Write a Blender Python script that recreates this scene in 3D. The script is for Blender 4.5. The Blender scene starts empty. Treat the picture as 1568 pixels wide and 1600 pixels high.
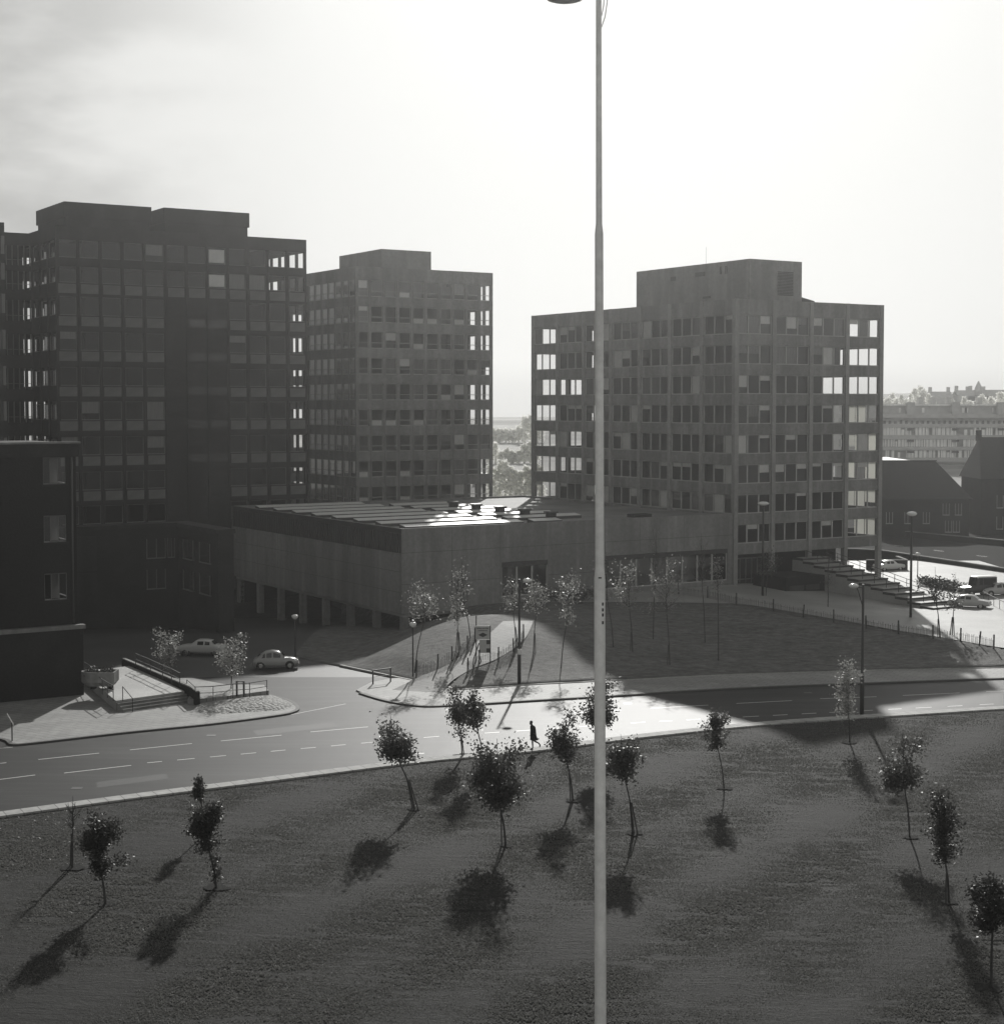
import bpy, math, random
from mathutils import Vector, Matrix
R_ = math.radians
rnd = random.Random(7)
scene = bpy.context.scene
col = scene.collection
F, CY, PITCH, CAMZ = 2521.0, 749.2, 0.0465, 21.8
HZ = 632.0
PHI = 0.5602
RX, RY = math.cos(PHI), math.sin(PHI)      # "right-hand" street grid direction
LX, LY = -RY, RX                            # "left-hand" street grid direction
SUN_EL, SUN_AZ = R_(26.4), R_(5.6)          # azimuth measured from +Y towards +X

# ------------------------------------------------------------------ helpers
def tag(o, label=None, cat=None, group=None, kind=None):
    if label: o['label'] = label
    if cat: o['category'] = cat
    if group: o['group'] = group
    if kind: o['kind'] = kind
    return o

def thing(name, label, cat, loc=(0, 0, 0), rz=0.0, group=None):
    o = bpy.data.objects.new(name, None)
    o.empty_display_size = .5
    col.objects.link(o)
    o.location = loc
    o.rotation_euler = (0, 0, rz)
    return tag(o, label, cat, group)

class MB:
    """collects shapes, links them as ONE mesh object"""
    def __init__(s): s.v = []; s.f = []; s.sm = False
    def poly(s, pts):
        n = len(s.v); s.v += [tuple(p) for p in pts]; s.f.append(tuple(range(n, n + len(pts)))); return s
    def box(s, a, b):
        x0, x1 = sorted((a[0], b[0])); y0, y1 = sorted((a[1], b[1])); z0, z1 = sorted((a[2], b[2]))
        n = len(s.v)
        s.v += [(x0,y0,z0),(x1,y0,z0),(x1,y1,z0),(x0,y1,z0),(x0,y0,z1),(x1,y0,z1),(x1,y1,z1),(x0,y1,z1)]
        s.f += [tuple(n+i for i in q) for q in ((0,3,2,1),(4,5,6,7),(0,1,5,4),(1,2,6,5),(2,3,7,6),(3,0,4,7))]
        return s
    def prism(s, pts, z0, z1):
        """pts: ccw outline (x,y) ; z0/z1 numbers or lists"""
        k = len(pts); n = len(s.v)
        a = z0 if isinstance(z0, (list, tuple)) else [z0]*k
        b = z1 if isinstance(z1, (list, tuple)) else [z1]*k
        s.v += [(p[0],p[1],a[i]) for i, p in enumerate(pts)] + [(p[0],p[1],b[i]) for i, p in enumerate(pts)]
        s.f.append(tuple(n+i for i in reversed(range(k)))); s.f.append(tuple(n+k+i for i in range(k)))
        for i in range(k):
            j = (i+1) % k; s.f.append((n+i, n+j, n+k+j, n+k+i))
        return s
    def bar(s, a, b, w, h=None):
        """square bar from a to b"""
        h = h or w; a = Vector(a); b = Vector(b); d = (b-a)
        if d.length < 1e-6: return s
        d.normalize(); up = Vector((0,0,1)) if abs(d.z) < .95 else Vector((1,0,0))
        x = d.cross(up).normalized(); y = x.cross(d)
        n = len(s.v)
        for p in (a, b):
            for i, j in ((-1,-1),(1,-1),(1,1),(-1,1)): s.v.append(tuple(p + x*(i*w/2) + y*(j*h/2)))
        s.f += [tuple(n+i for i in q) for q in ((3,2,1,0),(4,5,6,7),(0,1,5,4),(1,2,6,5),(2,3,7,6),(3,0,4,7))]
        return s
    def tube(s, pts, rad, k=8, cap=True):
        pts = [Vector(p) for p in pts]; rs = rad if isinstance(rad, (list, tuple)) else [rad]*len(pts)
        n0 = len(s.v); px = None
        for i, p in enumerate(pts):
            d = (pts[min(i+1, len(pts)-1)] - pts[max(i-1, 0)])
            d = d.normalized() if d.length > 1e-9 else Vector((0,0,1))
            if px is None:
                up = Vector((0,0,1)) if abs(d.z) < .9 else Vector((1,0,0)); px = d.cross(up).normalized()
            else:
                px = (px - d*px.dot(d)).normalized()
            py = d.cross(px)
            for j in range(k):
                t = 2*math.pi*j/k; s.v.append(tuple(p + (px*math.cos(t) + py*math.sin(t))*rs[i]))
        for i in range(len(pts)-1):
            for j in range(k):
                a = n0+i*k+j; b = n0+i*k+(j+1) % k; s.f.append((a, b, b+k, a+k))
        if cap:
            s.f.append(tuple(n0+j for j in reversed(range(k)))); m = n0+(len(pts)-1)*k; s.f.append(tuple(m+j for j in range(k)))
        s.sm = True
        return s
    def lathe(s, prof, c=(0,0,0), k=16):
        """prof: (r,z) list"""
        n0 = len(s.v)
        for r, z in prof:
            for j in range(k):
                t = 2*math.pi*j/k; s.v.append((c[0]+r*math.cos(t), c[1]+r*math.sin(t), c[2]+z))
        for i in range(len(prof)-1):
            for j in range(k):
                a = n0+i*k+j; b = n0+i*k+(j+1) % k; s.f.append((a, b, b+k, a+k))
        s.f.append(tuple(n0+j for j in reversed(range(k)))); m = n0+(len(prof)-1)*k; s.f.append(tuple(m+j for j in range(k)))
        s.sm = True
        return s
    def grid(s, rows):
        """rows: list of equally long rows of points"""
        n0 = len(s.v); w = len(rows[0])
        for r in rows: s.v += [tuple(p) for p in r]
        for i in range(len(rows)-1):
            for j in range(w-1):
                a = n0+i*w+j; s.f.append((a, a+1, a+w+1, a+w))
        return s
    def mesh(s, name, mat, smooth=None):
        m = bpy.data.meshes.new(name); m.from_pydata(s.v, [], s.f); m.update()
        m.materials.append(mat)
        sm = s.sm if smooth is None else smooth
        if sm:
            m.polygons.foreach_set('use_smooth', [len(p.vertices) <= 4 for p in m.polygons])
        return m
    def build(s, name, mat, parent=None, smooth=None, loc=None):
        o = bpy.data.objects.new(name, s.mesh(name, mat, smooth)); col.objects.link(o)
        if parent: o.parent = parent
        if loc: o.location = loc
        return o

def inst(src, parent, loc=None, rz=None, scale=None):
    o = src.copy(); col.objects.link(o); o.parent = parent
    if loc is not None: o.location = loc
    if rz is not None: o.rotation_euler = (0, 0, rz)
    if scale is not None: o.scale = scale
    for ch in src.children: inst(ch, o)
    return o

def ray(px, py):
    a, b = (px-784.0)/F, -(py-CY)/F
    c, s = math.cos(PITCH), math.sin(PITCH)
    return Vector((a, c + b*s, -s + b*c))
def pz(px, py, z=0.0):
    """ground-plan point seen at photo pixel (px,py) on the plane of height z"""
    d = ray(px, py); t = (z-CAMZ)/d.z
    return Vector((d.x*t, d.y*t, z))
def hgt(px, py, y):
    """height above datum of pixel at depth y"""
    d = ray(px, py); return CAMZ + d.z*y/d.y

def lerp_curve(pts, x):
    if x <= pts[0][0]:
        (a, b), (c, d) = pts[0], pts[1]
    elif x >= pts[-1][0]:
        (a, b), (c, d) = pts[-2], pts[-1]
    else:
        for (a, b), (c, d) in zip(pts, pts[1:]):
            if a <= x <= c: break
    return b + (d-b)*(x-a)/(c-a)
def smooth(t): t = max(0., min(1., t)); return t*t*(3-2*t)
def wob(x, y, s=0):  # cheap smooth noise
    return (math.sin(x*.9+s)*math.cos(y*.7+1.3*s) + .6*math.sin(x*1.7-y*1.3+2*s) + .4*math.cos(x*.37+y*.51+s))/2

# ------------------------------------------------------------------ materials (grey tones: a black and white photograph)
def mat(name, v, rough=.8, spec=.3, var=0., scale=3., bump=0., tint=(1., 1., .975), detail=6., stretch=None, metal=0.):
    m = bpy.data.materials.new(name); m.use_nodes = True
    nt = m.node_tree; b = nt.nodes['Principled BSDF']
    b.inputs['Base Color'].default_value = (v*tint[0], v*tint[1], v*tint[2], 1)
    b.inputs['Roughness'].default_value = rough
    b.inputs['Specular IOR Level'].default_value = spec
    b.inputs['Metallic'].default_value = metal
    if var or bump:
        tc = nt.nodes.new('ShaderNodeTexCoord'); src = tc.outputs['Object']
        if stretch:
            mp = nt.nodes.new('ShaderNodeMapping'); mp.inputs['Scale'].default_value = stretch
            nt.links.new(src, mp.inputs['Vector']); src = mp.outputs['Vector']
        n1 = nt.nodes.new('ShaderNodeTexNoise'); n1.inputs['Scale'].default_value = scale
        n1.inputs['Detail'].default_value = detail; n1.inputs['Roughness'].default_value = .65
        nt.links.new(src, n1.inputs['Vector'])
        if var:
            cr = nt.nodes.new('ShaderNodeValToRGB')
            lo, hi = v*(1-var), v*(1+var)
            cr.color_ramp.elements[0].position = .3; cr.color_ramp.elements[1].position = .72
            cr.color_ramp.elements[0].color = (lo*tint[0], lo*tint[1], lo*tint[2], 1)
            cr.color_ramp.elements[1].color = (hi*tint[0], hi*tint[1], hi*tint[2], 1)
            nt.links.new(n1.outputs['Fac'], cr.inputs['Fac'])
            nt.links.new(cr.outputs['Color'], b.inputs['Base Color'])
        if bump:
            bp = nt.nodes.new('ShaderNodeBump'); bp.inputs['Strength'].default_value = bump; bp.inputs['Distance'].default_value = .05
            nt.links.new(n1.outputs['Fac'], bp.inputs['Height']); nt.links.new(bp.outputs['Normal'], b.inputs['Normal'])
    return m

def mix_layers(m, scale2, amount, stretch=None, lo=.45, hi=.62):
    """second, larger stain layer multiplied into the base colour of mat()"""
    nt = m.node_tree; b = nt.nodes['Principled BSDF']
    tc = nt.nodes.new('ShaderNodeTexCoord'); n = nt.nodes.new('ShaderNodeTexNoise'); n.inputs['Scale'].default_value = scale2
    n.inputs['Detail'].default_value = 4
    src = tc.outputs['Object']
    if stretch:
        mp = nt.nodes.new('ShaderNodeMapping'); mp.inputs['Scale'].default_value = stretch
        nt.links.new(src, mp.inputs['Vector']); src = mp.outputs['Vector']
    nt.links.new(src, n.inputs['Vector'])
    cr = nt.nodes.new('ShaderNodeValToRGB'); cr.color_ramp.elements[0].position = lo; cr.color_ramp.elements[1].position = hi
    k = 1-amount; cr.color_ramp.elements[0].color = (k, k, k, 1); cr.color_ramp.elements[1].color = (1, 1, 1, 1)
    nt.links.new(n.outputs['Fac'], cr.inputs['Fac'])
    mx = nt.nodes.new('ShaderNodeMix'); mx.data_type = 'RGBA'; mx.blend_type = 'MULTIPLY'; mx.inputs[0].default_value = 1
    old = b.inputs['Base Color'].links[0].from_socket if b.inputs['Base Color'].is_linked else None
    if old: nt.links.new(old, mx.inputs[6])
    else: mx.inputs[6].default_value = b.inputs['Base Color'].default_value
    nt.links.new(cr.outputs['Color'], mx.inputs[7]); nt.links.new(mx.outputs[2], b.inputs['Base Color'])
    return m

def slab_lines(m, sx, sy, dark, rot=0., off=.5, mortar=.02):
    """paving joints: a brick pattern multiplied in"""
    nt = m.node_tree; b = nt.nodes['Principled BSDF']
    tc = nt.nodes.new('ShaderNodeTexCoord'); mp = nt.nodes.new('ShaderNodeMapping'); mp.inputs['Rotation'].default_value = (0, 0, rot)
    br = nt.nodes.new('ShaderNodeTexBrick'); br.inputs['Scale'].default_value = 1; br.inputs['Brick Width'].default_value = sx
    br.inputs['Row Height'].default_value = sy; br.inputs['Mortar Size'].default_value = mortar; br.offset = off
    br.inputs['Color1'].default_value = (1, 1, 1, 1); br.inputs['Color2'].default_value = (.86, .86, .86, 1)
    br.inputs['Mortar'].default_value = (dark, dark, dark, 1)
    nt.links.new(tc.outputs['Object'], mp.inputs['Vector']); nt.links.new(mp.outputs['Vector'], br.inputs['Vector'])
    mx = nt.nodes.new('ShaderNodeMix'); mx.data_type = 'RGBA'; mx.blend_type = 'MULTIPLY'; mx.inputs[0].default_value = 1
    old = b.inputs['Base Color'].links[0].from_socket if b.inputs['Base Color'].is_linked else None
    if old: nt.links.new(old, mx.inputs[6])
    else: mx.inputs[6].default_value = b.inputs['Base Color'].default_value
    nt.links.new(br.outputs['Color'], mx.inputs[7]); nt.links.new(mx.outputs[2], b.inputs['Base Color'])
    return m

def glass_mat(name='window_glass', extra=0.):
    m = bpy.data.materials.new(name); m.use_nodes = True; nt = m.node_tree
    for n in list(nt.nodes): nt.nodes.remove(n)
    o = nt.nodes.new('ShaderNodeOutputMaterial'); t = nt.nodes.new('ShaderNodeBsdfTransparent'); g = nt.nodes.new('ShaderNodeBsdfGlossy')
    t.inputs['Color'].default_value = (.88, .88, .88, 1); g.inputs['Roughness'].default_value = .03
    fr = nt.nodes.new('ShaderNodeFresnel'); fr.inputs['IOR'].default_value = 1.5
    mx = nt.nodes.new('ShaderNodeMixShader')
    ad = nt.nodes.new('ShaderNodeMath'); ad.operation = 'ADD'; ad.inputs[1].default_value = extra; ad.use_clamp = True
    nt.links.new(fr.outputs[0], ad.inputs[0]); nt.links.new(ad.outputs[0], mx.inputs[0]); nt.links.new(t.outputs[0], mx.inputs[1]); nt.links.new(g.outputs[0], mx.inputs[2])
    nt.links.new(mx.outputs[0], o.inputs['Surface'])
    return m

def leaf_mat(name, v, tr, gloss):
    m = bpy.data.materials.new(name); m.use_nodes = True; nt = m.node_tree
    for n in list(nt.nodes): nt.nodes.remove(n)
    o = nt.nodes.new('ShaderNodeOutputMaterial'); p = nt.nodes.new('ShaderNodeBsdfPrincipled'); t = nt.nodes.new('ShaderNodeBsdfTranslucent')
    geo = nt.nodes.new('ShaderNodeNewGeometry')
    cr = nt.nodes.new('ShaderNodeValToRGB'); cr.color_ramp.elements[0].color = (v*.6, v*.6, v*.58, 1); cr.color_ramp.elements[1].color = (v*1.5, v*1.5, v*1.45, 1)
    nt.links.new(geo.outputs['Random Per Island'], cr.inputs['Fac']); nt.links.new(cr.outputs['Color'], p.inputs['Base Color'])
    p.inputs['Roughness'].default_value = .5; p.inputs['Specular IOR Level'].default_value = gloss
    t.inputs['Color'].default_value = (tr, tr, tr*.96, 1)
    a = nt.nodes.new('ShaderNodeAddShader')
    nt.links.new(p.outputs[0], a.inputs[0]); nt.links.new(t.outputs[0], a.inputs[1]); nt.links.new(a.outputs[0], o.inputs['Surface'])
    return m

M = {}
M['concrete'] = mix_layers(mix_layers(mat('grey_concrete', .27, .85, .25, .18, 2.5, .25), .35, .25, (1, 1, .25)), 1.1, .22, (1, 1, .08), .5, .7)
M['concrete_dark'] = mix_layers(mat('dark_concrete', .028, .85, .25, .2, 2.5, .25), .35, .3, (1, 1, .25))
M['concrete_light'] = mix_layers(mat('pale_concrete', .28, .85, .25, .12, 2.5, .2), .4, .2, (1, 1, .3))
M['panel'] = mix_layers(mat('spandrel_panel_grey', .14, .7, .3, .12, 1.5), .5, .2)
M['fascia'] = mat('dark_fascia', .05, .7, .3, .2, 2.)
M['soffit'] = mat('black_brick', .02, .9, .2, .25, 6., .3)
M['frame'] = mat('window_frame_grey', .36, .6, .4)
M['frame_dark'] = mat('window_frame_dark', .13, .6, .4)
M['blind'] = mat('pale_blind', .85, .9, .1, .08, 1.2)
M['curtain'] = mat('grey_curtain', .26, .9, .1, .25, 3., stretch=(6, 6, .2))
M['inner'] = mat('interior_wall', .34, .9, .1)
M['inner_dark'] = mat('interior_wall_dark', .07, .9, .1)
M['clear'] = glass_mat('clear_glass', 0.)
M['slab'] = mat('floor_slab_grey', .28, .9, .1)
M['glass'] = glass_mat(extra=.05); M['coated'] = glass_mat('coated_glass', .25)
M['roof'] = mix_layers(mat('roof_gravel', .22, .75, .4, .2, 8., .3), .2, .25)
M['rooflight'] = mat('rooflight_glass_white', .6, .45, .35, .05, 2.)
M['asphalt'] = mix_layers(mix_layers(mat('road_asphalt', .04, .54, .12, .2, 14., .12), .16, .42, (.35, 1.5, 1)), .9, .3, (.12, 1.6, 1), .48, .6)
M['patch'] = mat('asphalt_patch', .032, .6, .2, .2, 10.)
M['carpark'] = mix_layers(mat('car_park_asphalt', .045, .55, .34, .2, 9., .15), .15, .3)
M['line'] = mat('road_paint', .55, .5, .4, .2, 6.)
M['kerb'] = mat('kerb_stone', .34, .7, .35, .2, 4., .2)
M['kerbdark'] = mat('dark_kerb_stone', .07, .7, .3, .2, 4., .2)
M['paving'] = slab_lines(mix_layers(mat('paving_slabs', .30, .65, .25, .12, 5., .15), .3, .2), .9, .6, .45, PHI, .5, .022)
M['plaza'] = mix_layers(mat('plaza_concrete', .32, .6, .3, .12, 4., .12), .15, .2)
M['path'] = slab_lines(mix_layers(mat('path_slabs', .21, .7, .2, .15, 4., .15), .4, .25), .9, .6, .5, .6)
M['terrace'] = mix_layers(mat('terrace_concrete', .40, .6, .4, .12, 4., .12), .35, .2)
M['soil'] = mat('bare_soil', .03, .95, .1, .4, 6., .6)
M['bark'] = mat('young_bark', .055, .9, .15, .3, 12., .3)
M['stake'] = mat('stake_wood', .07, .9, .15, .25, 8.)
M['leaf'] = leaf_mat('leaf_dark', .04, .045, .35)
M['leaf_pale'] = leaf_mat('leaf_pale', .12, .14, .5)
M['leaf_dense'] = leaf_mat('leaf_dense', .03, .018, .2)
M['metal_dark'] = mat('painted_dark_steel', .035, .5, .4)
M['metal_rail'] = mat('grey_steel_rail', .06, .5, .5)
M['pole'] = mix_layers(mat('galvanised_steel', .93, .55, .4, .12, 5.), 1.2, .2, (1, 1, .15))
M['white'] = mat('white_paint', .78, .45, .4, .06, 3.)
M['lampglass'] = mat('lamp_bowl', .7, .25, .5)
M['net'] = leaf_mat('net_curtain_cloth', .35, .55, .05)
M['black'] = mat('black_paint', .015, .5, .3)
M['cobble'] = mat('cobble_stones', .24, .75, .3, .2, 3., .1)
_n = M['cobble'].node_tree; _v = _n.nodes.new('ShaderNodeTexVoronoi'); _v.inputs['Scale'].default_value = 4.2; _t = _n.nodes.new('ShaderNodeTexCoord'); _b = _n.nodes.new('ShaderNodeBump')
_b.inputs['Strength'].default_value = 1; _b.inputs['Distance'].default_value = .12; _b.invert = True
_n.links.new(_t.outputs['Object'], _v.inputs['Vector']); _n.links.new(_v.outputs['Distance'], _b.inputs['Height']); _n.links.new(_b.outputs['Normal'], _n.nodes['Principled BSDF'].inputs['Normal'])
M['stone'] = mix_layers(mat('sooty_stone', .03, .9, .2, .3, 3., .4), .3, .3)
M['slate'] = mat('roof_slate', .03, .75, .3, .3, 5., .3)
M['flat'] = mat('flats_concrete_hazed', .42, .85, .2, .15, .8)  # concrete paled so its colour carries distance haze; skyline houses use it too
M['flatlight'] = mat('balcony_slats_hazed', .85, .8, .2, .3, .9, stretch=(1.5, 1.5, .1))  # pale slats, lightened further to paint in distance haze
M['waste'] = mix_layers(mat('rough_ground', .045, .95, .05, .35, .8, .2), .1, .3)
M['darkroad'] = mat('matt_asphalt', .035, .95, .03, .25, 3.)  # matt asphalt with hardly any specular
M['hill'] = mix_layers(mat('far_hill_hazed', .5, .95, .1, .4, .05), .012, .4)  # distance haze painted into the hill colour, on top of the volume
M['tyre'] = mat('tyre_rubber', .02, .8, .2)
M['chrome'] = mat('chrome', .6, .2, .5, metal=.9)
M['car_grey'] = mat('car_paint_grey', .30, .3, .5)
M['car_pale'] = mat('car_paint_pale', .42, .28, .5)
M['car_white'] = mat('car_paint_white', .66, .28, .5)
M['car_dark'] = mat('car_paint_dark', .03, .35, .5)
M['carglass'] = mat('car_glass', .03, .08, .6)
M['coat'] = mat('dark_coat_cloth', .02, .9, .1)
M['trousers'] = mat('dark_trousers', .028, .9, .1)
M['skin'] = mat('skin', .35, .6, .3)
M['hair'] = mat('dark_hair', .02, .7, .3)
M['sign'] = mat('sign_board', .42, .5, .4, .1, 2.)
M['paling'] = mat('chestnut_paling', .09, .9, .15, .3, 5.)
M['brick'] = mix_layers(mat('dark_wall_brick', .03, .9, .2, .25, 6., .3), .3, .3)
M['blade'] = leaf_mat('grass_blade', .085, .075, .12)
M['far_wood'] = leaf_mat('far_wood_leaf_hazed', .42, .42, .05)  # leaf colour paled to paint in haze over the far trees
M['shrub'] = leaf_mat('shrub_leaf', .04, .04, .3)

def grass_mat(name, v, streak=(.35, 2.6, 1), patch=.16):
    m = bpy.data.materials.new(name); m.use_nodes = True; nt = m.node_tree; b = nt.nodes['Principled BSDF']
    tc = nt.nodes.new('ShaderNodeTexCoord')
    def noise(scale, det, st=None, ro=.6):
        n = nt.nodes.new('ShaderNodeTexNoise'); n.inputs['Scale'].default_value = scale; n.inputs['Detail'].default_value = det; n.inputs['Roughness'].default_value = ro
        if st:
            mp = nt.nodes.new('ShaderNodeMapping'); mp.inputs['Scale'].default_value = st
            nt.links.new(tc.outputs['Object'], mp.inputs['Vector']); nt.links.new(mp.outputs['Vector'], n.inputs['Vector'])
        else: nt.links.new(tc.outputs['Object'], n.inputs['Vector'])
        return n.outputs['Fac']
    def mth(op, a, c):
        k = nt.nodes.new('ShaderNodeMath'); k.operation = op
        for i, q in enumerate((a, c)):
            if isinstance(q, (int, float)): k.inputs[i].default_value = q
            else: nt.links.new(q, k.inputs[i])
        return k.outputs[0]
    a = noise(1.1, 5, streak); c = noise(5.0, 5, (.6, 1.4, 1), .75); d = noise(patch, 3)
    s = mth('ADD', mth('MULTIPLY', a, .55), mth('MULTIPLY', c, .55)); s = mth('ADD', s, mth('MULTIPLY', d, .16))
    cr = nt.nodes.new('ShaderNodeValToRGB'); cr.color_ramp.elements[0].position = .43; cr.color_ramp.elements[1].position = .83
    lo, hi = v*.3, v*1.8
    cr.color_ramp.elements[0].color = (lo, lo, lo*.97, 1); cr.color_ramp.elements[1].color = (hi, hi, hi*.97, 1)
    nt.links.new(s, cr.inputs['Fac']); nt.links.new(cr.outputs['Color'], b.inputs['Base Color'])
    b.inputs['Roughness'].default_value = .75; b.inputs['Specular IOR Level'].default_value = .09
    bp = nt.nodes.new('ShaderNodeBump'); bp.inputs['Strength'].default_value = .75; bp.inputs['Distance'].default_value = .12
    hsum = mth('ADD', mth('MULTIPLY', a, .5), c)
    nt.links.new(hsum, bp.inputs['Height']); nt.links.new(bp.outputs['Normal'], b.inputs['Normal'])
    return m
M['grass'] = grass_mat('mown_grass', .026)
M['grass_bank'] = grass_mat('bank_grass', .12, (1, 1.6, 1), .3)
M['ivy'] = grass_mat('ground_cover', .12, (1.5, 1.5, 1), .6)

# ------------------------------------------------------------------ ground and roads
# kerb curves, given as photo pixels on the road plane
LOW = [pz(*p) for p in ((-260, 1306), (-120, 1287), (0, 1271), (200, 1244), (400, 1219), (640, 1189), (833, 1170), (1000, 1149), (1200, 1129), (1440, 1113), (1568, 1105), (1700, 1099), (1850, 1094))]
UP = [pz(*p) for p in ((560, 1085), (600, 1097), (650, 1105), (700, 1105), (830, 1097), (950, 1090), (1150, 1078), (1350, 1070), (1568, 1062), (1700, 1058), (1850, 1055))]
PAVB = [pz(*p) for p in ((700, 1082), (830, 1073), (950, 1067), (1150, 1057), (1350, 1051), (1568, 1046), (1700, 1043), (1850, 1041))]   # back edge of far pavement
lowc = [(p.x, p.y) for p in LOW]; upc = [(p.x, p.y) for p in UP[3:]]; pavc = [(p.x, p.y) for p in PAVB]
def yl(x): return lerp_curve(lowc, x)
def yu(x): return lerp_curve(pavc, x)
FENCE = [(6, 161.5), (14, 161.5), (23.3, 160), (28.8, 154.4), (33.6, 148.7), (35.8, 145.7), (38.3, 143.5), (41.4, 140), (43.5, 137.0), (60, 133.5)]
def zplaza(x): return 1.9 - max(0., min(1.05, (x-25)*.062))
def HM(x, y):
    """height of the land beyond the road"""
    xs = max(x, -30.)
    y0 = yu(xs); y1 = max(lerp_curve(FENCE, x) if x > 6 else 161.5, y0+4)
    t = (y-y0)/(y1-y0)
    h = .13 + (zplaza(x)-.13)*(.35*max(0, min(1, t)) + .65*smooth(t))
    hill = .13 + 2.45*smooth((y-y0)/19.5) - .75*smooth((y-145)/14.)      # grassy hump in front of the hall
    k = smooth((x-4)/14.)
    h = hill*(1-k) + h*k
    w = smooth((x+14.2)/11.5)
    far = smooth((y-200)/60.)
    h = h*w*(1-far) + far*.2
    e = -9.66 - .627*(y-155) + 9.2 - x          # left of (or under) the hall's left face: the yard
    if y > 148 and e > 0: h = h*(1-smooth(e/5.)) - 2.5*smooth((y-150)/34.)*smooth(e/3.)
    return h
def HF(x, y):
    """hills far behind"""
    a = smooth((y-300)/130.)*5.5 + smooth((y-430)/330.)*(9.0 + 13*smooth((x-60)/130.))
    return a + (0 if y < 320 else smooth((y-320)/100)*1.6*wob(x*.02, y*.02))
def H(x, y): return HM(x, y) + HF(x, y)
def gp(px, py):
    """point of the land surface seen at a photo pixel"""
    d = ray(px, py); lo, hi = 60., 900.
    y = lo
    while y < hi:
        t = y/d.y; z = CAMZ + d.z*t
        g = H(d.x*t, y) if y > yu(max(-30, d.x*t)) else 0
        if z <= g: break
        y += .25
    t = y/d.y; x = d.x*t
    return Vector((x, y, H(x, y) if y > yu(max(-30, x)) else 0))
def lawn_z(x, y):
    d = yl(x) - y
    return .06 - .06*max(0., d) + .05*wob(x*.5, y*.5)*smooth(d/4)
def lp(px, py):
    """point of the lawn seen at a photo pixel"""
    d = ray(px, py); y = 30.
    while y < 140:
        t = y/d.y
        if CAMZ + d.z*t <= lawn_z(d.x*t, y): break
        y += .1
    t = y/d.y; x = d.x*t
    return Vector((x, y, lawn_z(x, y)))

# big sheet under everything, out to the hills
rows = []
ys = [-25, 20, 60, 90, 110, 130, 150, 175, 200, 230, 260, 300] + list(range(320, 901, 20))
for y in ys:
    rows.append([(x, y, (HF(x, y) + (.15 if y >= 260 else -.35) if y > 190 else (-7.5 if y < 100 else -2.2 if y < 120 else -3.4))) for x in range(-300, 301, 15)])
ki = ys.index(320)
MB().grid(rows[:ki+1]).build('ground', M['waste'], smooth=True)['kind'] = 'structure'
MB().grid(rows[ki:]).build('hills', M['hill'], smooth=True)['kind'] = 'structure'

# lawn in front
rows = []
NL = 90
xs = [-46 + i*1.0 for i in range(112)]
for j in range(NL+1):
    r = []
    for x in xs:
        e = yl(x) - .95; y = e - (e-24)*(j/NL)**1.25
        r.append((x, y, lawn_z(x, y) + (.03*math.sin(x*5.1)*math.sin(x*2.3+1) if j == 0 else 0)))
    rows.append(r)
MB().grid(rows[::-1]).build('lawn', M['grass'], smooth=True)['kind'] = 'structure'

import numpy as np
_T = np.random.default_rng(8).random((3, 256, 256))
def vn(x, y, sx, sy, k):
    """value noise"""
    u, v = x/sx+500, y/sy+500; i, j = np.floor(u).astype(int), np.floor(v).astype(int); f, h = u-i, v-j
    f, h = f*f*(3-2*f), h*h*(3-2*h); T = lambda a, b: _T[k, a % 256, b % 256]
    return (T(i, j)*(1-f)+T(i+1, j)*f)*(1-h) + (T(i, j+1)*(1-f)+T(i+1, j+1)*f)*h
def blades(n, seed, y0, hts):
    g = np.random.default_rng(seed); vs = []
    m = 0; out = []
    while m < n:
        k = 60000
        y = y0 + (118-y0)*g.random(k)**1.15; x = (g.random(k)-.5)*(.84*y)+.0
        e = np.interp(x, [p[0] for p in lowc], [p[1] for p in lowc]) - 1.0
        nz = .34*vn(x, y, 3.2, .4, 0) + .04*vn(x, y, 5., 1.2, 1) + .62*vn(x, y, 1.0, .22, 2)
        ok = (y < e) & (nz > .2 + .38*g.random(k))
        out.append(np.stack([x[ok], y[ok], e[ok]], 1)); m += int(ok.sum())
    P = np.concatenate(out)[:n]; x, y, e = P.T
    z = .06 - .06*np.maximum(0, e+1.0-y) - .02
    a = g.random(n)*6.283; w = .025+.03*g.random(n); h = hts*(.5+.9*g.random(n)); l = .6*h*g.standard_normal(n); l2 = .6*h*g.standard_normal(n)
    co = np.empty((n, 3, 3)); dx, dy = np.cos(a)*w, np.sin(a)*w
    co[:,0] = np.stack([x-dx, y-dy, z], 1); co[:,1] = np.stack([x+dx, y+dy, z], 1); co[:,2] = np.stack([x+l, y+l2, z+h], 1)
    me = bpy.data.meshes.new('grass'); me.vertices.add(3*n); me.vertices.foreach_set('co', co.reshape(-1))
    me.loops.add(3*n); me.loops.foreach_set('vertex_index', np.arange(3*n, dtype=np.int32)); me.polygons.add(n)
    me.polygons.foreach_set('loop_start', np.arange(0, 3*n, 3, dtype=np.int32)); me.update(calc_edges=True); me.validate()
    me.materials.append(M['blade']); o = bpy.data.objects.new('grass', me); col.objects.link(o)
    tag(o, 'short mown grass blades all over the near lawn', 'grass', kind='stuff')
blades(700000, 4, 50, .06)

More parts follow.
